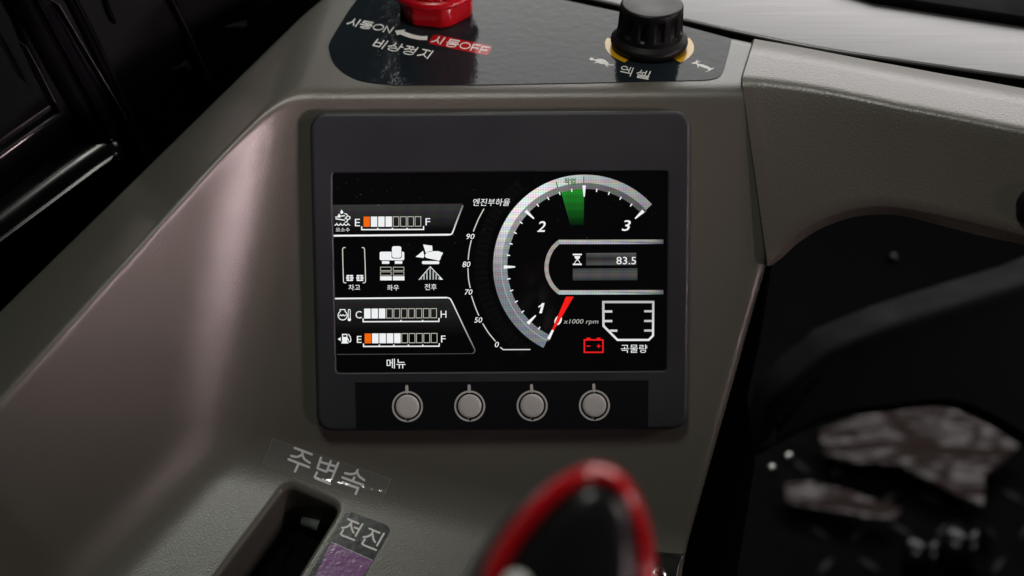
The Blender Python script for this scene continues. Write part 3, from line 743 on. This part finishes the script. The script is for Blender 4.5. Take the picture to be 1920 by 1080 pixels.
# grain tank
fl = Flat(S, 3); out = [(1129, 564), (1227, 564), (1226.4, 630), (1217, 639.3), (1157, 639.3), (1129.5, 612)]
inn = [(1133.4, 568.4), (1222.8, 568.4), (1222.4, 628.4), (1215.4, 635.4), (1158.6, 635.4), (1133.6, 610.2)]
fl.strip(out, inn, lambda p: g(lerp(.45, .8, (p[1] - 560) / 80)), True)
for y, x in ((584, 1133.5), (602, 1133.5), (620, 1143)): fl.poly(rect(x, y - 2.1, x + 14.5, y + 2.1), g(.62))
for y in (583.6, 601.8, 619.8): fl.poly(rect(1207.8, y - 2, 1222.6, y + 2), g(.5))
fl.build('grain_tank_icon', 'lcd', screen)
fl = Flat(S, 3); RD = (.86, .012, .012)
fl.strip(rect(1094.3, 636, 1131.8, 661.8), rect(1097, 638.6, 1129.1, 659.2), RD, True).poly(rect(1099.5, 633.2, 1107, 635.9), RD).poly(rect(1118.8, 633.2, 1126, 635.9), RD)
fl.poly(rect(1099.6, 648, 1107, 649.8), RD).poly(rect(1118.9, 648, 1126.1, 649.8), RD).poly(rect(1121.7, 645.2, 1123.4, 652.6), RD); fl.build('battery_icon', 'lcd', screen)
# urea icon
ZI = lambda x, y: (620 + x / 15.43, 380 + y / 15.43)
fl = Flat(S, 4)
for cx, cy in ((323, 265), (250, 375)):
    fl.poly([ZI(cx + dx, cy + dy) for dx, dy in ((-8, -64), (18, -30), (44, 8), (40, 38), (12, 58), (-22, 54), (-44, 30), (-46, 0), (-26, -32))], WH)
for s in ([(145, 415), (205, 415)], [(312, 388), (400, 376)], [(150, 465), (400, 505)]): fl.stroke(zs(ZI, s), 2, WH)
for s in ([(405, 318), (455, 325), (485, 365), (475, 410), (430, 425)], [(515, 390), (555, 410), (560, 455), (515, 490)], [(415, 460), (465, 465), (488, 505), (470, 555), (415, 565)], [(120, 655), (160, 630), (175, 600), (195, 640), (230, 655), (265, 640), (285, 600), (305, 640), (335, 655), (370, 640), (390, 600), (410, 640), (445, 655), (480, 640), (500, 600), (520, 635), (550, 652)]):
    fl.stroke(zs(ZI, s), 1.7, WH)
fl.build('urea_icon', 'lcd', screen)
# coolant and fuel icons
fl = Flat(S, 4); c = Z5(255, 308)
A = [radians(-62 + k * 304 / 24 - 0) for k in range(25)]
fl.strip([(c[0] + 9.4 * sin(t + pi - radians(90)) , c[1] + 9.4 * cos(t + pi - radians(90) + pi)) for t in A], [(c[0] + 7.8 * sin(t + pi - radians(90)), c[1] + 7.8 * cos(t + pi - radians(90) + pi)) for t in A], WH) if False else None
A = [radians(130 + 280 * k / 24) for k in range(25)]
fl.strip([(c[0] + 9.4 * cos(t), c[1] - 9.4 * sin(t)) for t in A], [(c[0] + 7.7 * cos(t), c[1] - 7.7 * sin(t)) for t in A], WH)
fl.stroke(zs(Z5, [(220, 272), (228, 262), (226, 243), (282, 243), (282, 262), (292, 272)]), 1.6, WH)
fl.stroke(zs(Z5, [(218, 315), (232, 300), (246, 314), (260, 300), (274, 314), (292, 302)]), 1.5, WH)
fl.strip([Z5(*p) for p in rrect(314, 238, 344, 350, 12)], [Z5(*p) for p in rrect(322, 246, 336, 342, 6)], WH, True); fl.poly([Z5(*p) for p in ellipse(330, 356, 19, 17, n=14)], WH); fl.build('coolant_icon', 'lcd', screen)
fl = Flat(S, 4); fl.poly(zs(Z5, [(200, 575), (233, 553), (233, 598)]), WH).strip(zs(Z5, rect(248, 516, 308, 612)), zs(Z5, rect(260, 528, 298, 552)), WH, True).poly(zs(Z5, rect(258, 551, 300, 613)), WH).poly(zs(Z5, rect(241, 612, 320, 624)), WH)
fl.stroke(zs(Z5, [(310, 565), (322, 590), (328, 605), (342, 605), (348, 585), (340, 548), (322, 522)]), 1.6, WH); fl.build('fuel_icon', 'lcd', screen)
# height, roll and pitch icons
fl = Flat(S, 3)
for s in ([(284, 145), (262, 147), (254, 165), (258, 340), (264, 530), (272, 541), (292, 542)], [(474, 145), (494, 148), (501, 165), (508, 340), (512, 525), (505, 540), (484, 543)]): fl.poly(ribbon(zs(Z4, s), 1.5), (.7, .68, .62))
for cx in (335, 449):
    for dy in (-24, 0, 24): fl.poly([Z4(*p) for p in rrect(cx - 42 + abs(dy) * .2, 487 + dy - 9, cx - 4, 487 + dy + 9, 5, 2)], WH); fl.poly([Z4(*p) for p in rrect(cx + 4, 487 + dy - 9, cx + 42 - abs(dy) * .2, 487 + dy + 9, 5, 2)], WH)
    fl.poly(zs(Z4, rect(cx - 22, 455, cx + 22, 463)), WH); fl.poly(zs(Z4, rect(cx - 22, 511, cx + 22, 520)), WH)
fl.build('height_icon', 'lcd', screen)
fl = Flat(S, 3); fl.poly([Z4(*p) for p in rrect(672, 192, 948, 288, 16, 3)], WH); fl.poly([Z4(*p) for p in rrect(804, 126, 921, 268, 22, 3)], (.002, .002, .002)); fl.poly([Z4(*p) for p in rrect(810, 130, 915, 260, 22, 3)], WH)
fl.poly([Z4(*p) for p in rrect(697, 297, 780, 328, 6, 2)], WH); fl.poly([Z4(*p) for p in rrect(842, 295, 926, 328, 6, 2)], WH)
for x in (677, 820):
    for y in (362, 415): fl.strip(zs(Z4, rect(x, y, x + 127, y + 45)), zs(Z4, rect(x + 7, y + 7, x + 120, y + 38)), (.45, .44, .37), True)
    fl.poly(zs(Z4, rect(x, 468, x + 130, 514)), WH)
fl.build('roll_icon', 'lcd', screen)
fl = Flat(S, 3)
for p in ([(1160, 110), (1262, 125), (1266, 180), (1225, 188), (1190, 205)], [(1075, 250), (1160, 182), (1173, 235), (1165, 262)], [(1180, 232), (1200, 202), (1260, 187), (1330, 185), (1385, 205), (1365, 240), (1350, 285), (1340, 292), (1200, 262), (1182, 250)]): fl.poly(zs(Z4, p), WH)
fl.poly([Z4(*p) for p in rrect(1147, 297, 1342, 331, 15, 3)], WH)
fl.poly(ribbon(zs(Z4, [(1115, 505), (1240, 360), (1378, 505)]), 1.4), (.8, .8, .76))
for x in (1140, 1170, 1203, 1240, 1275, 1308, 1340): fl.poly(zs(Z4, rect(x - 8, 366 + abs(x - 1240) * 1.13, x + 7, 505)), (.42, .45, .43))
fl.poly(zs(Z4, [(1345, 478), (1378, 505), (1350, 507)]), WH); fl.build('pitch_icon', 'lcd', screen)
fl = Flat(S, 8)
for k in range(70):
    fl.k = 0; x, y = random.uniform(632, 1240), 330 + abs(random.gauss(0, 1)) * 90
    if y < 690: fl.poly(ellipse(x, y, random.uniform(.25, .75), random.uniform(.25, .6), random.uniform(0, 3), n=6))
o = fl.build('dust', mat('dust', (.32, .31, .30), .9), screen); o['kind'] = 'stuff'
# button strip
WB = MF
SB = lambda x, y, l: pw(x, y, WB + .00025 + l * .00003)
strip_o = [(666, 717.5), (1216, 713), (1215, 801.5), (669, 805.5)]
strip_p = [pw(x, y, WB + .00025) for x, y in strip_o]
strip = slab('button_strip', strip_p, EN * -.0006, 'strip', mon, smooth=False, label='black film strip with four round buttons')
for k, (cx, cy) in enumerate(((764, 762.3), (880.8, 761.4), (997.8, 760.7), (1114.6, 760))):
    n = 36
    # membrane dome
    rings = [[SB(cx + r * cos(2 * pi * i / n), cy + r * sin(2 * pi * i / n), 1) + EN * h for i in range(n)] for r, h in ((22.1, 0), (21.4, .0002), (17, .0003), (8, .00034))]
    v_, f_ = loft(rings, True, False, True)
    o = mobj('button', v_, f_, 'print_grey', mon, True); fix_normals(o)
    fl = Flat(SB, 1); gap = .13
    fl.oval(cx, cy, 29.2, 29.2, 3.5); fl.build('ring', 'print_grey', o)
    fl = Flat(SB, 1.5); A = [pi / 2 - gap + 2 * gap * i / 6 for i in range(7)]
    fl.strip([(cx + 28 * cos(t), cy + 28 * sin(t)) for t in A], [(cx + 22.5 * cos(t), cy + 22.5 * sin(t)) for t in A]); fl.build('ring_bridge', 'print_grey', o)
    fl = Flat(SB, 3); fl.poly(ellipse(cx + .6, cy + 24.6, 3.1, 3.1, n=14)); fl.build('dot', 'strip', o)
    fl = Flat(SB, 2); fl.stroke([(cx - 1.2, cy - 38), (cx - .8, cy - 27)], 5.6); fl.build('pointer', 'print_grey', o)

# ================================================================== KNOBS
RC = pH(818, 21, .0003)
red = thing('emergency_stop_knob', 'red ribbed stop knob with hexagonal collar on the glossy decal', 'knob', RC)
fr = (RC, EX, Vector((0, 1, 0)), ZA)
def hexr(r, h, t):
    a = ((t + radians(12)) % (pi / 3)) - pi / 6; hx = r * .93 / cos(a); return min(hx, r)
v_, f_ = loft(lathe([(.0165, 0), (.0188, .0002), (.0190, .0012), (.0190, .0085), (.0183, .0098), (.016, .0100)], 96, fr, hexr), cap0=True)
mobj('collar', v_, f_, 'red', red, True, sharp=35)
v_, f_ = loft(lathe([(.0158, .0099), (.0205, .0102), (.0218, .0112), (.0220, .0128), (.0212, .0140), (.0195, .0146)], 72, fr)); mobj('flange', v_, f_, 'red', red, True, sharp=45)
def rib(nr, depth, h0, h1):
    def f(r, h, t):
        k = .5 + .5 * cos(nr * t); k = min(1, max(0, (k - .25) * 2.2)); s = min(1, max(0, (h - h0) / .0015)) * min(1, max(0, (h1 - h) / .0015))
        return r * (1 - depth * (1 - k) * s)
    return f
v_, f_ = loft(lathe([(.0190, .0143), (.0196, .0150), (.0198, .0165), (.0200, .022), (.0202, .028), (.0203, .034), (.0201, .038), (.0192, .0405), (.017, .042), (.010, .0428), (.002, .043)], 220, fr, rib(26, .05, .0150, .038)), cap1=True)
mobj('cap', v_, f_, 'red', red, True, sharp=50)
blk = thing('throttle_knob', 'black ribbed rotary knob on yellow arcs between turtle and rabbit marks', 'knob', KC)
fr = (KC, EX, Vector((0, 1, 0)), ZA)
v_, f_ = loft(lathe([(.0165, 0), (.0178, .0002), (.0187, .0012), (.0190, .0026), (.0188, .0036), (.0180, .0044), (.0166, .0056), (.0160, .0062)], 72, fr), cap0=True); mobj('skirt', v_, f_, 'knob', blk, True, sharp=60)
def rib2(r, h, t):
    k = .5 + .5 * cos(12 * t + 1); k = min(1, max(0, (k - .30) * 3)); s = min(1, max(0, (h - .0085) / .001)) * min(1, max(0, (.0188 - h) / .001))
    return r * (1 - .085 * (1 - k) * s)
v_, f_ = loft(lathe([(.0161, .0058), (.0160, .0075), (.0160, .0085), (.0159, .0091), (.0158, .0098), (.0156, .014), (.0154, .0178), (.01535, .0184), (.0153, .0190), (.0152, .0208), (.0149, .0216), (.0143, .0221), (.0135, .0222), (.007, .0221), (.001, .0221)], 192, fr, rib2), cap1=True); mobj('grip', v_, f_, 'knob', blk, True, sharp=55)

# ================================================================== RIGHT TRIM
PH2 = ZH + .004
trim = thing('corner_trim', 'olive grey trim cover with a bright top and an arched cutout, overlapping the console', 'trim cover', pw(1500, 420, 0))
c0, c2_ = pz(1391, 150, PH2), pz(1920, 243, PH2)
PF = plane(c0, c2_, pw(1440, 499, .004))
cre = lambda x: 150 + (x - 1391) * (243 - 150) / (1920 - 1391) if x > 1440 else 150 + (x - 1391) * .10
arch = [(1440, 499), (1462, 470), (1488, 446), (1541, 414), (1594, 395), (1647, 388.5), (1700, 393), (1771, 407), (1842, 423), (1920, 443), (2060, 480)]
lip = [(1449, 497), (1470, 480), (1495, 457), (1541, 428), (1594, 409), (1647, 403), (1700, 407), (1771, 425), (1842, 443), (1920, 460), (2060, 496)]
back = [(1415, 73), (1432, 76), (1455, 80), (1510, 90), (1570, 101.5), (1630, 113), (1690, 124), (1770, 139), (1845, 152), (1920, 166), (2060, 192)]
crs = [(1391, 150), (1406, 151), (1432, 152.5), (1495, 160), (1560, 171), (1625, 184), (1690, 198), (1765, 212), (1840, 227), (1920, 243), (2060, 268)]
arch, lip, back, crs = (smooth_pts(a, 4) for a in (arch, lip, back, crs))
cols = []
for a, l, b, c in zip(arch, lip, back, crs):
    pb = pz(*b, PH2); pc = hit(*c, *PF); pa = hit(*a, *PF); pl_ = hit(*l, *PF) - PF[0] * .003
    pc = pz(*c, PH2)
    col = [pb - ZA * .012 + Vector((0, .0015, 0)), pb - ZA * .001 + Vector((0, .001, 0)), pb]
    e0, e2 = pc + (pb - pc) * .14, pc + (pa - pc) * .05
    col += [pb + (e0 - pb) * .5]
    for k in range(7):
        t = k / 6; col.append(e0 * (1 - t) ** 2 + pc * (2 * t * (1 - t)) + e2 * t * t)
    for k in range(1, 8): col.append(e2 + (pa - e2) * (k / 8))
    col += [pa + (e2 - pa).normalized() * .001, pa - PF[0] * .0006, pl_, pl_ - PF[0] * .012]
    cols.append(col)
side = [p - EN * .010 + EX * .0006 for p in cols[0]]; side1 = [p - EN * .0008 - EX * .0002 for p in cols[0]]
v_, f_ = loft([side, side1] + cols, False)
fix_normals(mobj('shell', v_, f_, 'trim', trim, True, sharp=48))
pbn = hit(1944, 386, *PF)
xx = PF[0].orthogonal().normalized(); yy = PF[0].cross(xx)
v_, f_ = loft(lathe([(.0085, -.001), (.0085, .0025), (.0075, .0036), (.003, .004)], 32, (pbn, xx, yy, PF[0])), cap1=True); mobj('plug', v_, f_, 'black', trim, True, sharp=50)

# ================================================================== BEHIND THE LEDGE
ZBm = ZH - .004
be_f = [(820, -70), (1050, -16), (1180, 13), (1286, 37), (1417, 66), (1559, 93), (1740, 120), (1920, 145), (2100, 168)]
be_b = [(820, -190), (1050, -140), (1250, -70), (1400, -40), (1530, -16), (1622, 0), (1770, 23), (1920, 46), (2100, 74)]
be_f, be_b = smooth_pts(be_f, 4), smooth_pts(be_b, 4)
beam = thing('dash_beam', 'satin grey painted beam running behind the console ledge', 'beam', pz(1600, 50, ZBm))
rows = [[], [], [], [], [], [], []]
for a, b in zip(be_f, be_b):
    pa, pb = pz(*a, ZBm), pz(*b, ZBm)
    d = (pa - pb).normalized()
    rows[0].append(pb - ZA * .02); rows[1].append(pb); rows[2].append(pa - d * .0016); rows[3].append(pa - d * .0009 - ZA * .0001); rows[4].append(pa - d * .0003 - ZA * .0005); rows[5].append(pa - ZA * .0011); rows[6].append(pa - ZA * .0014)
v_, f_ = loft(rows, False); fix_normals(mobj('beam_skin', v_, f_, 'beam', beam, True, sharp=60))
seal_px = [(860, -46), (1000, -12), (1100, 6), (1200, 27), (1290, 45), (1400, 68), (1480, 84), (1700, 123), (1930, 165)]
fr_ = [[p - ZA * .0002 for p in rows[6]], [p - ZA * .06 for p in rows[6]]]
v_, f_ = loft(fr_, False); mobj('front_skirt', v_, f_, 'rubber', beam, True)
sv, sf = tube([pz(x, y - 4, ZH - .020) for x, y in smooth_pts(seal_px, 3)], .0045, 12)
tag(mobj('rubber_seal', sv, sf, 'rubber', origin=pz(1290, 45, ZH - .012)), 'black rubber seal squeezed between console ledge and grey beam', 'seal')
bb = [pz(x, y, ZBm + .004) for x, y in [(1560, -30), (1640, -6), (1770, 14), (1930, 38), (2100, 62), (2100, -120), (1560, -120)]]
tag(slab('cowl_panel', bb, Vector((0, 0, -.06)), 'black_matte', bevel=.004, origin=bb[2]), 'glossy black cowl panel beyond the grey beam in the top right corner', 'panel')

# ================================================================== DOOR ON THE LEFT
e0, e1 = hit(583, 10, *PL_H2), hit(0, 580, *PL_H2)
dd = (e0 - e1); dd.z = 0; dd.normalize(); dn = Vector((dd.y, -dd.x, 0))          # towards the cab
PS = (dn, e1 - dn * .045)
door = thing('cab_door', 'glossy black cab door with a raised window frame left of the console', 'door', e1 - dn * .045 - ZA * .2)
ps = lambda x, y, o=0: hit(x, y, dn, PS[1] + dn * o)
win = [(-60, -60), (10, -60), (40, 55), (75, 140), (108, 205), (112, 214), (60, 250), (0, 286), (-60, 320)]
outer = [(-160, 760), (760, 760), (760, -160), (60, -160)]
slab('door_skin', [ps(*p) for p in [(30, -160), (760, -200), (760, 760), (-250, 760), (-250, 330), (0, 290), (112, 212), (75, 140), (40, 55), (5, -60)]], dn * -.012, 'gloss_black', door, bevel=.002)
def dbar(name, pts, wpx, h, m='gloss_black', r=.003):
    rb = ribbon(smooth_pts(pts, 5), wpx); return slab(name, [ps(x, y, h) for x, y in rb], dn * -(h + .001), m, door, bevel=min(r, h * .9))
dbar('window_frame', [(-20, -180), (60, -20), (140, 130), (190, 222), (206, 262)], 64, .012, r=.009)
dbar('window_frame', [(222, 292), (180, 320), (110, 372), (30, 432), (-60, 500)], 56, .016, r=.011)
dbar('door_ridge', [(110, -60), (170, 55), (232, 190), (272, 292)], 22, .006, r=.004)
dbar('door_seam', [(305, -50), (345, 40), (398, 162)], 5, .0022, r=.0016)
dbar('pillar_strip', [(190, -40), (205, 20), (218, 45)], 4, .002, r=.0016)
slab('window_pane', [ps(*p, -.006) for p in [(-250, -200), (30, -200), (45, 30), (118, 214), (0, 296), (-250, 420)]], dn * -.004, mat('dark_glass', (.003, .003, .004), .04, spec=.6), door, smooth=False)
for pts in ([(418, 52), (432, 45), (450, 40), (462, 38), (464, 48), (455, 52), (440, 50)], [(322, 130), (338, 122), (350, 112), (360, 118), (366, 130), (358, 133), (345, 124)]):
    fl = Flat(lambda x, y, l: ps(x, y, .0004), 1); fl.poly(pts); fl.build('scuff_mark', mat('dusty_scuff', (.07, .07, .07), .7, bump=[(800, .5, .001)]), door)
M['edge_highlight'] = mat('edge_highlight_grey', (.045, .043, .043), .35, vary=(30, .5, .1))  # lighter grey strips stand in for reflected highlights along door frame and seam
for nm, pts, wd in (('frame_highlight', [(112, 10), (165, 100), (200, 158), (236, 220)], 2.2), ('frame_highlight', [(50, 88), (78, 140), (104, 192)], 2.0), ('frame_highlight', [(236, 222), (252, 252), (272, 292)], 1.4), ('seam_highlight', [(324, 0), (350, 52), (372, 100), (399, 162)], 1.3)):
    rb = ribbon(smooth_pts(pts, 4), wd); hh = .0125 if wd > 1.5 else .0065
    slab(nm, [ps(x, y, hh) for x, y in rb], dn * -.008, 'edge_highlight', door, bevel=.0002)

# ================================================================== GEAR LEVER
OUT = smooth_pts([(1120, 868), (1165, 885), (1200, 935), (1222, 1000), (1230, 1080), (1222, 1160), (1190, 1230), (1120, 1270), (1030, 1260), (950, 1215), (905, 1150), (900, 1085), (930, 1020), (975, 960), (1030, 905), (1080, 877)], 3, True)
INN = smooth_pts([(1120, 905), (1155, 918), (1180, 960), (1195, 1010), (1198, 1080), (1190, 1150), (1160, 1205), (1110, 1232), (1040, 1225), (985, 1190), (950, 1135), (948, 1085), (972, 1035), (1010, 985), (1055, 938), (1090, 912)], 3, True)
LD = .90                                     # grip held close to the camera
def lring(px, depth, s=1, dx=0, dy=0):
    cx, cy = 1075, 1090; return [at(cx + (x - cx) * s + dx, cy + (y - cy) * s + dy, depth * LD) for x, y in px]
def mixr(t, depth, s=1): return [at(a[0] * (1 - t) + b[0] * t, a[1] * (1 - t) + b[1] * t, depth * LD) for a, b in zip(OUT, INN)]
lever = thing('gear_lever', 'blurred black lever grip with a red rim rising in front of the console', 'lever', at(300, 1330, .42))
rings = [lring(OUT, .345, .30, -190, 150), lring(OUT, .335, .55, -140, 100), lring(OUT, .322, .80, -85, 50), lring(OUT, .310, .93, -48, 18), lring(OUT, .300, .985, -22, 6), lring(OUT, .2935, .985, -4, 2)]
v_, f_ = loft(rings, True, True); fix_normals(mobj('grip_back', v_, f_, 'black', lever, True))
rings = [mixr(.06, .2938), mixr(0, .2905), mixr(.02, .2875), mixr(.15, .2845), mixr(.4, .2822), mixr(.7, .2815), mixr(1, .2826), mixr(1.08, .285)]
v_, f_ = loft(rings); fix_normals(mobj('red_rim', v_, f_, 'lever_red', lever, True))
rings = [lring(INN, .2845, 1.0), lring(INN, .2815, .97), lring(INN, .2795, .88), lring(INN, .2785, .7), lring(INN, .278, .4), lring(INN, .278, .05)]
v_, f_ = loft(rings, True, False, True); fix_normals(mobj('grip_face', v_, f_, 'black', lever, True))
bc = at(968, 1096, .2790 * LD); xx = D0.orthogonal().normalized(); yy = D0.cross(xx)
v_, f_ = loft(lathe([(.0030, 0), (.0030, .001), (.0024, .0018), (.001, .0021)], 20, (bc, xx, yy, -D0)), cap1=True); mobj('thumb_button', v_, f_, 'white_print', lever, True)
p0, p1 = at(885, 1240, .345 * LD), psurf(330, 1240) - ZA * .02
v_, f_ = tube([p0, p0 + (p1 - p0) * .35 - ZA * .01, p0 + (p1 - p0) * .7 - ZA * .008, p1], [.009, .007, .006, .006], 14); mobj('stem', v_, f_, 'black', lever, True)

# ================================================================== LOWER RIGHT
bk = [psurf(x, y, .002) for x, y in [(1218, 1036), (1283, 1040), (1276, 1062), (1268, 1110), (1180, 1110), (1205, 1060)]]
tag(slab('fixing_bracket', bk, EN * -.006, 'black', bevel=.0012, origin=bk[0]), 'small black bracket at the bottom right corner of the console', 'bracket')
sp = psurf(1234, 1078, .0022); nC = PL_C[0]; xx = nC.orthogonal().normalized(); yy = nC.cross(xx)
screw = thing('cross_screw', 'zinc cross head screw on the black bracket beside the lever', 'screw', sp)
v_, f_ = loft(lathe([(.0042, 0), (.0043, .0006), (.0040, .0014), (.0032, .0020), (.0018, .0023), (.0003, .0024)], 32, (sp, xx, yy, nC)), cap1=True); mobj('head', v_, f_, 'chrome', screw, True)
for a in (20, 110):
    d = xx * cos(radians(a)) + yy * sin(radians(a)); s = nC.cross(d); q = sp + nC * .0025
    slab('cross_slot', [q - d * .0024 - s * .0005, q + d * .0024 - s * .0005, q + d * .0024 + s * .0005, q - d * .0024 + s * .0005], nC * -.0009, 'black', screw, smooth=False)
cp = [at(x, y, dpt) for x, y, dpt in [(1452, 470, .60), (1425, 640, .60), (1402, 740, .60), (1416, 868, .60), (1398, 980, .60), (1378, 1100, .60), (1200, 1100, .60), (1250, 800, .60), (1330, 600, .60), (1400, 480, .60)]]
tag(slab('side_column', cp, D0 * .05 - ZA * .25, 'black_matte', bevel=.0008, origin=cp[5]), 'black column panel under the right edge of the console', 'panel')
kp = [at(x, y, .80) for x, y in smooth_pts([(1417, 866), (1474, 836), (1523, 813), (1548, 801), (1594, 790), (1665, 781), (1771, 771), (1850, 800), (1912, 838)], 3) + [(2060, 900), (2060, 480), (1920, 538), (1789, 577), (1665, 616), (1552, 662), (1534, 680), (1488, 715), (1437, 765)]]
tag(slab('knee_panel', kp, D0 * .05 + ZA * .02, mat('dark_grey_plastic', (.010, .010, .0105), .65, spec=.10, bump=[(300, .2, .001)], vary=(40, .15, .08)), bevel=.010, origin=kp[5]), 'dark grey plastic knee panel under the arched trim', 'panel')
# crumpled sheets added to imitate window light reflected off the bare floor
def sheet(name, px, z, amp, m, label, cat, seed, res=26):
    x0, x1 = min(p[0] for p in px), max(p[0] for p in px); y0, y1 = min(p[1] for p in px), max(p[1] for p in px)
    def ins(x, y):
        c = False; n = len(px)
        for i in range(n):
            (xa, ya), (xb, yb) = px[i], px[i - 1]
            if (ya > y) != (yb > y) and x < (xb - xa) * (y - ya) / (yb - ya) + xa: c = not c
        return c
    px = [p for a_, b_ in zip(px, px[1:] + px[:1]) for p in seg(a_, b_, 4)]; pts2 = [Vector(p) for p in px]
    for i in range(res):
        for j in range(res):
            p = (x0 + (x1 - x0) * (i + .5) / res, y0 + (y1 - y0) * (j + .5) / res)
            if pin(*p, px): pts2.append(Vector(p))
    n = len(px); r_ = delaunay_2d_cdt(pts2, [(k, (k + 1) % n) for k in range(n)], [], 0, 1e-5)
    vs = []
    for q in r_[0]:
        p = pz(q.x, q.y, z); h = noise.noise(Vector((p.x * 14 + seed, p.y * 14, 0))) + .5 * abs(noise.noise(Vector((p.x * 34, p.y * 34, seed)))); vs.append(p + ZA * amp * h)
    fs = [tuple(f) for f in r_[2] if pin(*(sum((Vector(r_[0][k]) for k in f), Vector((0, 0))) / len(f)), px)]
    o = mobj(name, vs, fs, m, smooth=True, origin=sum(vs, Vector()) / len(vs)); fix_normals(o)
    s = o.modifiers.new('thickness', 'SOLIDIFY'); s.thickness = .002
    tag(o, label, cat)
def film():  # brownish tint and ripples stand in for broken light on the floor
    m = mat('floor_reflection_gloss', (.034, .024, .023), .25, spec=.26)
    nt = m.node_tree; b = nt.nodes['Principled BSDF']; N = nt.nodes.new; LK = nt.links.new
    tc = N('ShaderNodeTexCoord'); prev = None
    for rot, sx, sy, st, di in ((33, 4, 13, 1.0, .045), (20, 9, 30, .35, .008)):
        mp = N('ShaderNodeMapping'); mp.inputs['Rotation'].default_value = (0, 0, radians(rot)); mp.inputs['Scale'].default_value = (sx, sy, 4)
        n = N('ShaderNodeTexNoise'); n.inputs['Scale'].default_value = 1; n.inputs['Detail'].default_value = 3
        bp = N('ShaderNodeBump'); bp.inputs['Strength'].default_value = st; bp.inputs['Distance'].default_value = di
        LK(tc.outputs['Object'], mp.inputs['Vector']); LK(mp.outputs['Vector'], n.inputs['Vector']); LK(n.outputs['Fac'], bp.inputs['Height'])
        if prev: LK(prev.outputs['Normal'], bp.inputs['Normal'])
        prev = bp
    LK(prev.outputs['Normal'], b.inputs['Normal']); return m
M['floor_reflection'] = film()
sheet('floor_reflection_film', [(1535, 810), (1600, 785), (1700, 765), (1800, 750), (1912, 838), (1846, 895), (1846, 950), (1760, 915), (1690, 880), (1600, 868), (1545, 850)], .03, .006, 'floor_reflection', 'glossy brownish film added for the reflected light on the dark cab floor under the knee panel', 'film', 2, 30)
sheet('floor_reflection_strip', [(1470, 905), (1520, 902), (1600, 925), (1690, 955), (1680, 975), (1620, 972), (1540, 955), (1475, 940)], .025, .005, 'floor_reflection', 'narrow glossy brownish strip added for the reflected light on the floor below the film', 'strip', 5, 20)
for (x, y, r, lab) in ((1478, 860, .0055, 'upper small shiny bolt under the knee panel edge'), (1446, 881, .005, 'lower small shiny bolt beside the black column')):
    c = at(x, y, .95); v_, f_ = loft(lathe([(r, 0), (r, r * .5), (r * .8, r * .8), (r * .3, r)], 12, (c, CR, CU, -D0)), cap0=True, cap1=True)
    tag(mobj('shiny_bolt', v_, f_, 'chrome', origin=c), lab, 'bolt', 'bolts below the knee panel')
for x, y, r, lab in ((1736, 1050, .030, 'left dark shiny roller on the cab floor'), (1812, 1035, .034, 'right dark roller on the cab floor at the photo edge')):
    c = pz(x, y, .035); ax = Vector((.8, -.5, .35)).normalized(); xx = ax.orthogonal().normalized(); yy = ax.cross(xx)
    v_, f_ = loft(lathe([(r * .45, -.018), (r * .9, -.018), (r, -.013), (r * .8, -.003), (r * .8, .003), (r, .013), (r * .9, .018), (r * .45, .018), (r * .4, .008)], 36, (c, xx, yy, ax)), cap0=True, cap1=True)
    tag(mobj('pedal_roller', v_, f_, 'gloss_black', origin=c - ZA * r), lab, 'roller', 'rollers on the cab floor')
c = at(1675, 485, .95); v_, f_ = loft(lathe([(.004, -.01), (.0045, 0), (.004, .002), (.0025, .0035), (.0006, .0042)], 24, (c, CR, CU, -D0)), cap1=True, cap0=True)
tag(mobj('dome_bolt', v_, f_, 'gloss_black', origin=c), 'black domed bolt head in the dark hollow behind the arched trim', 'bolt')
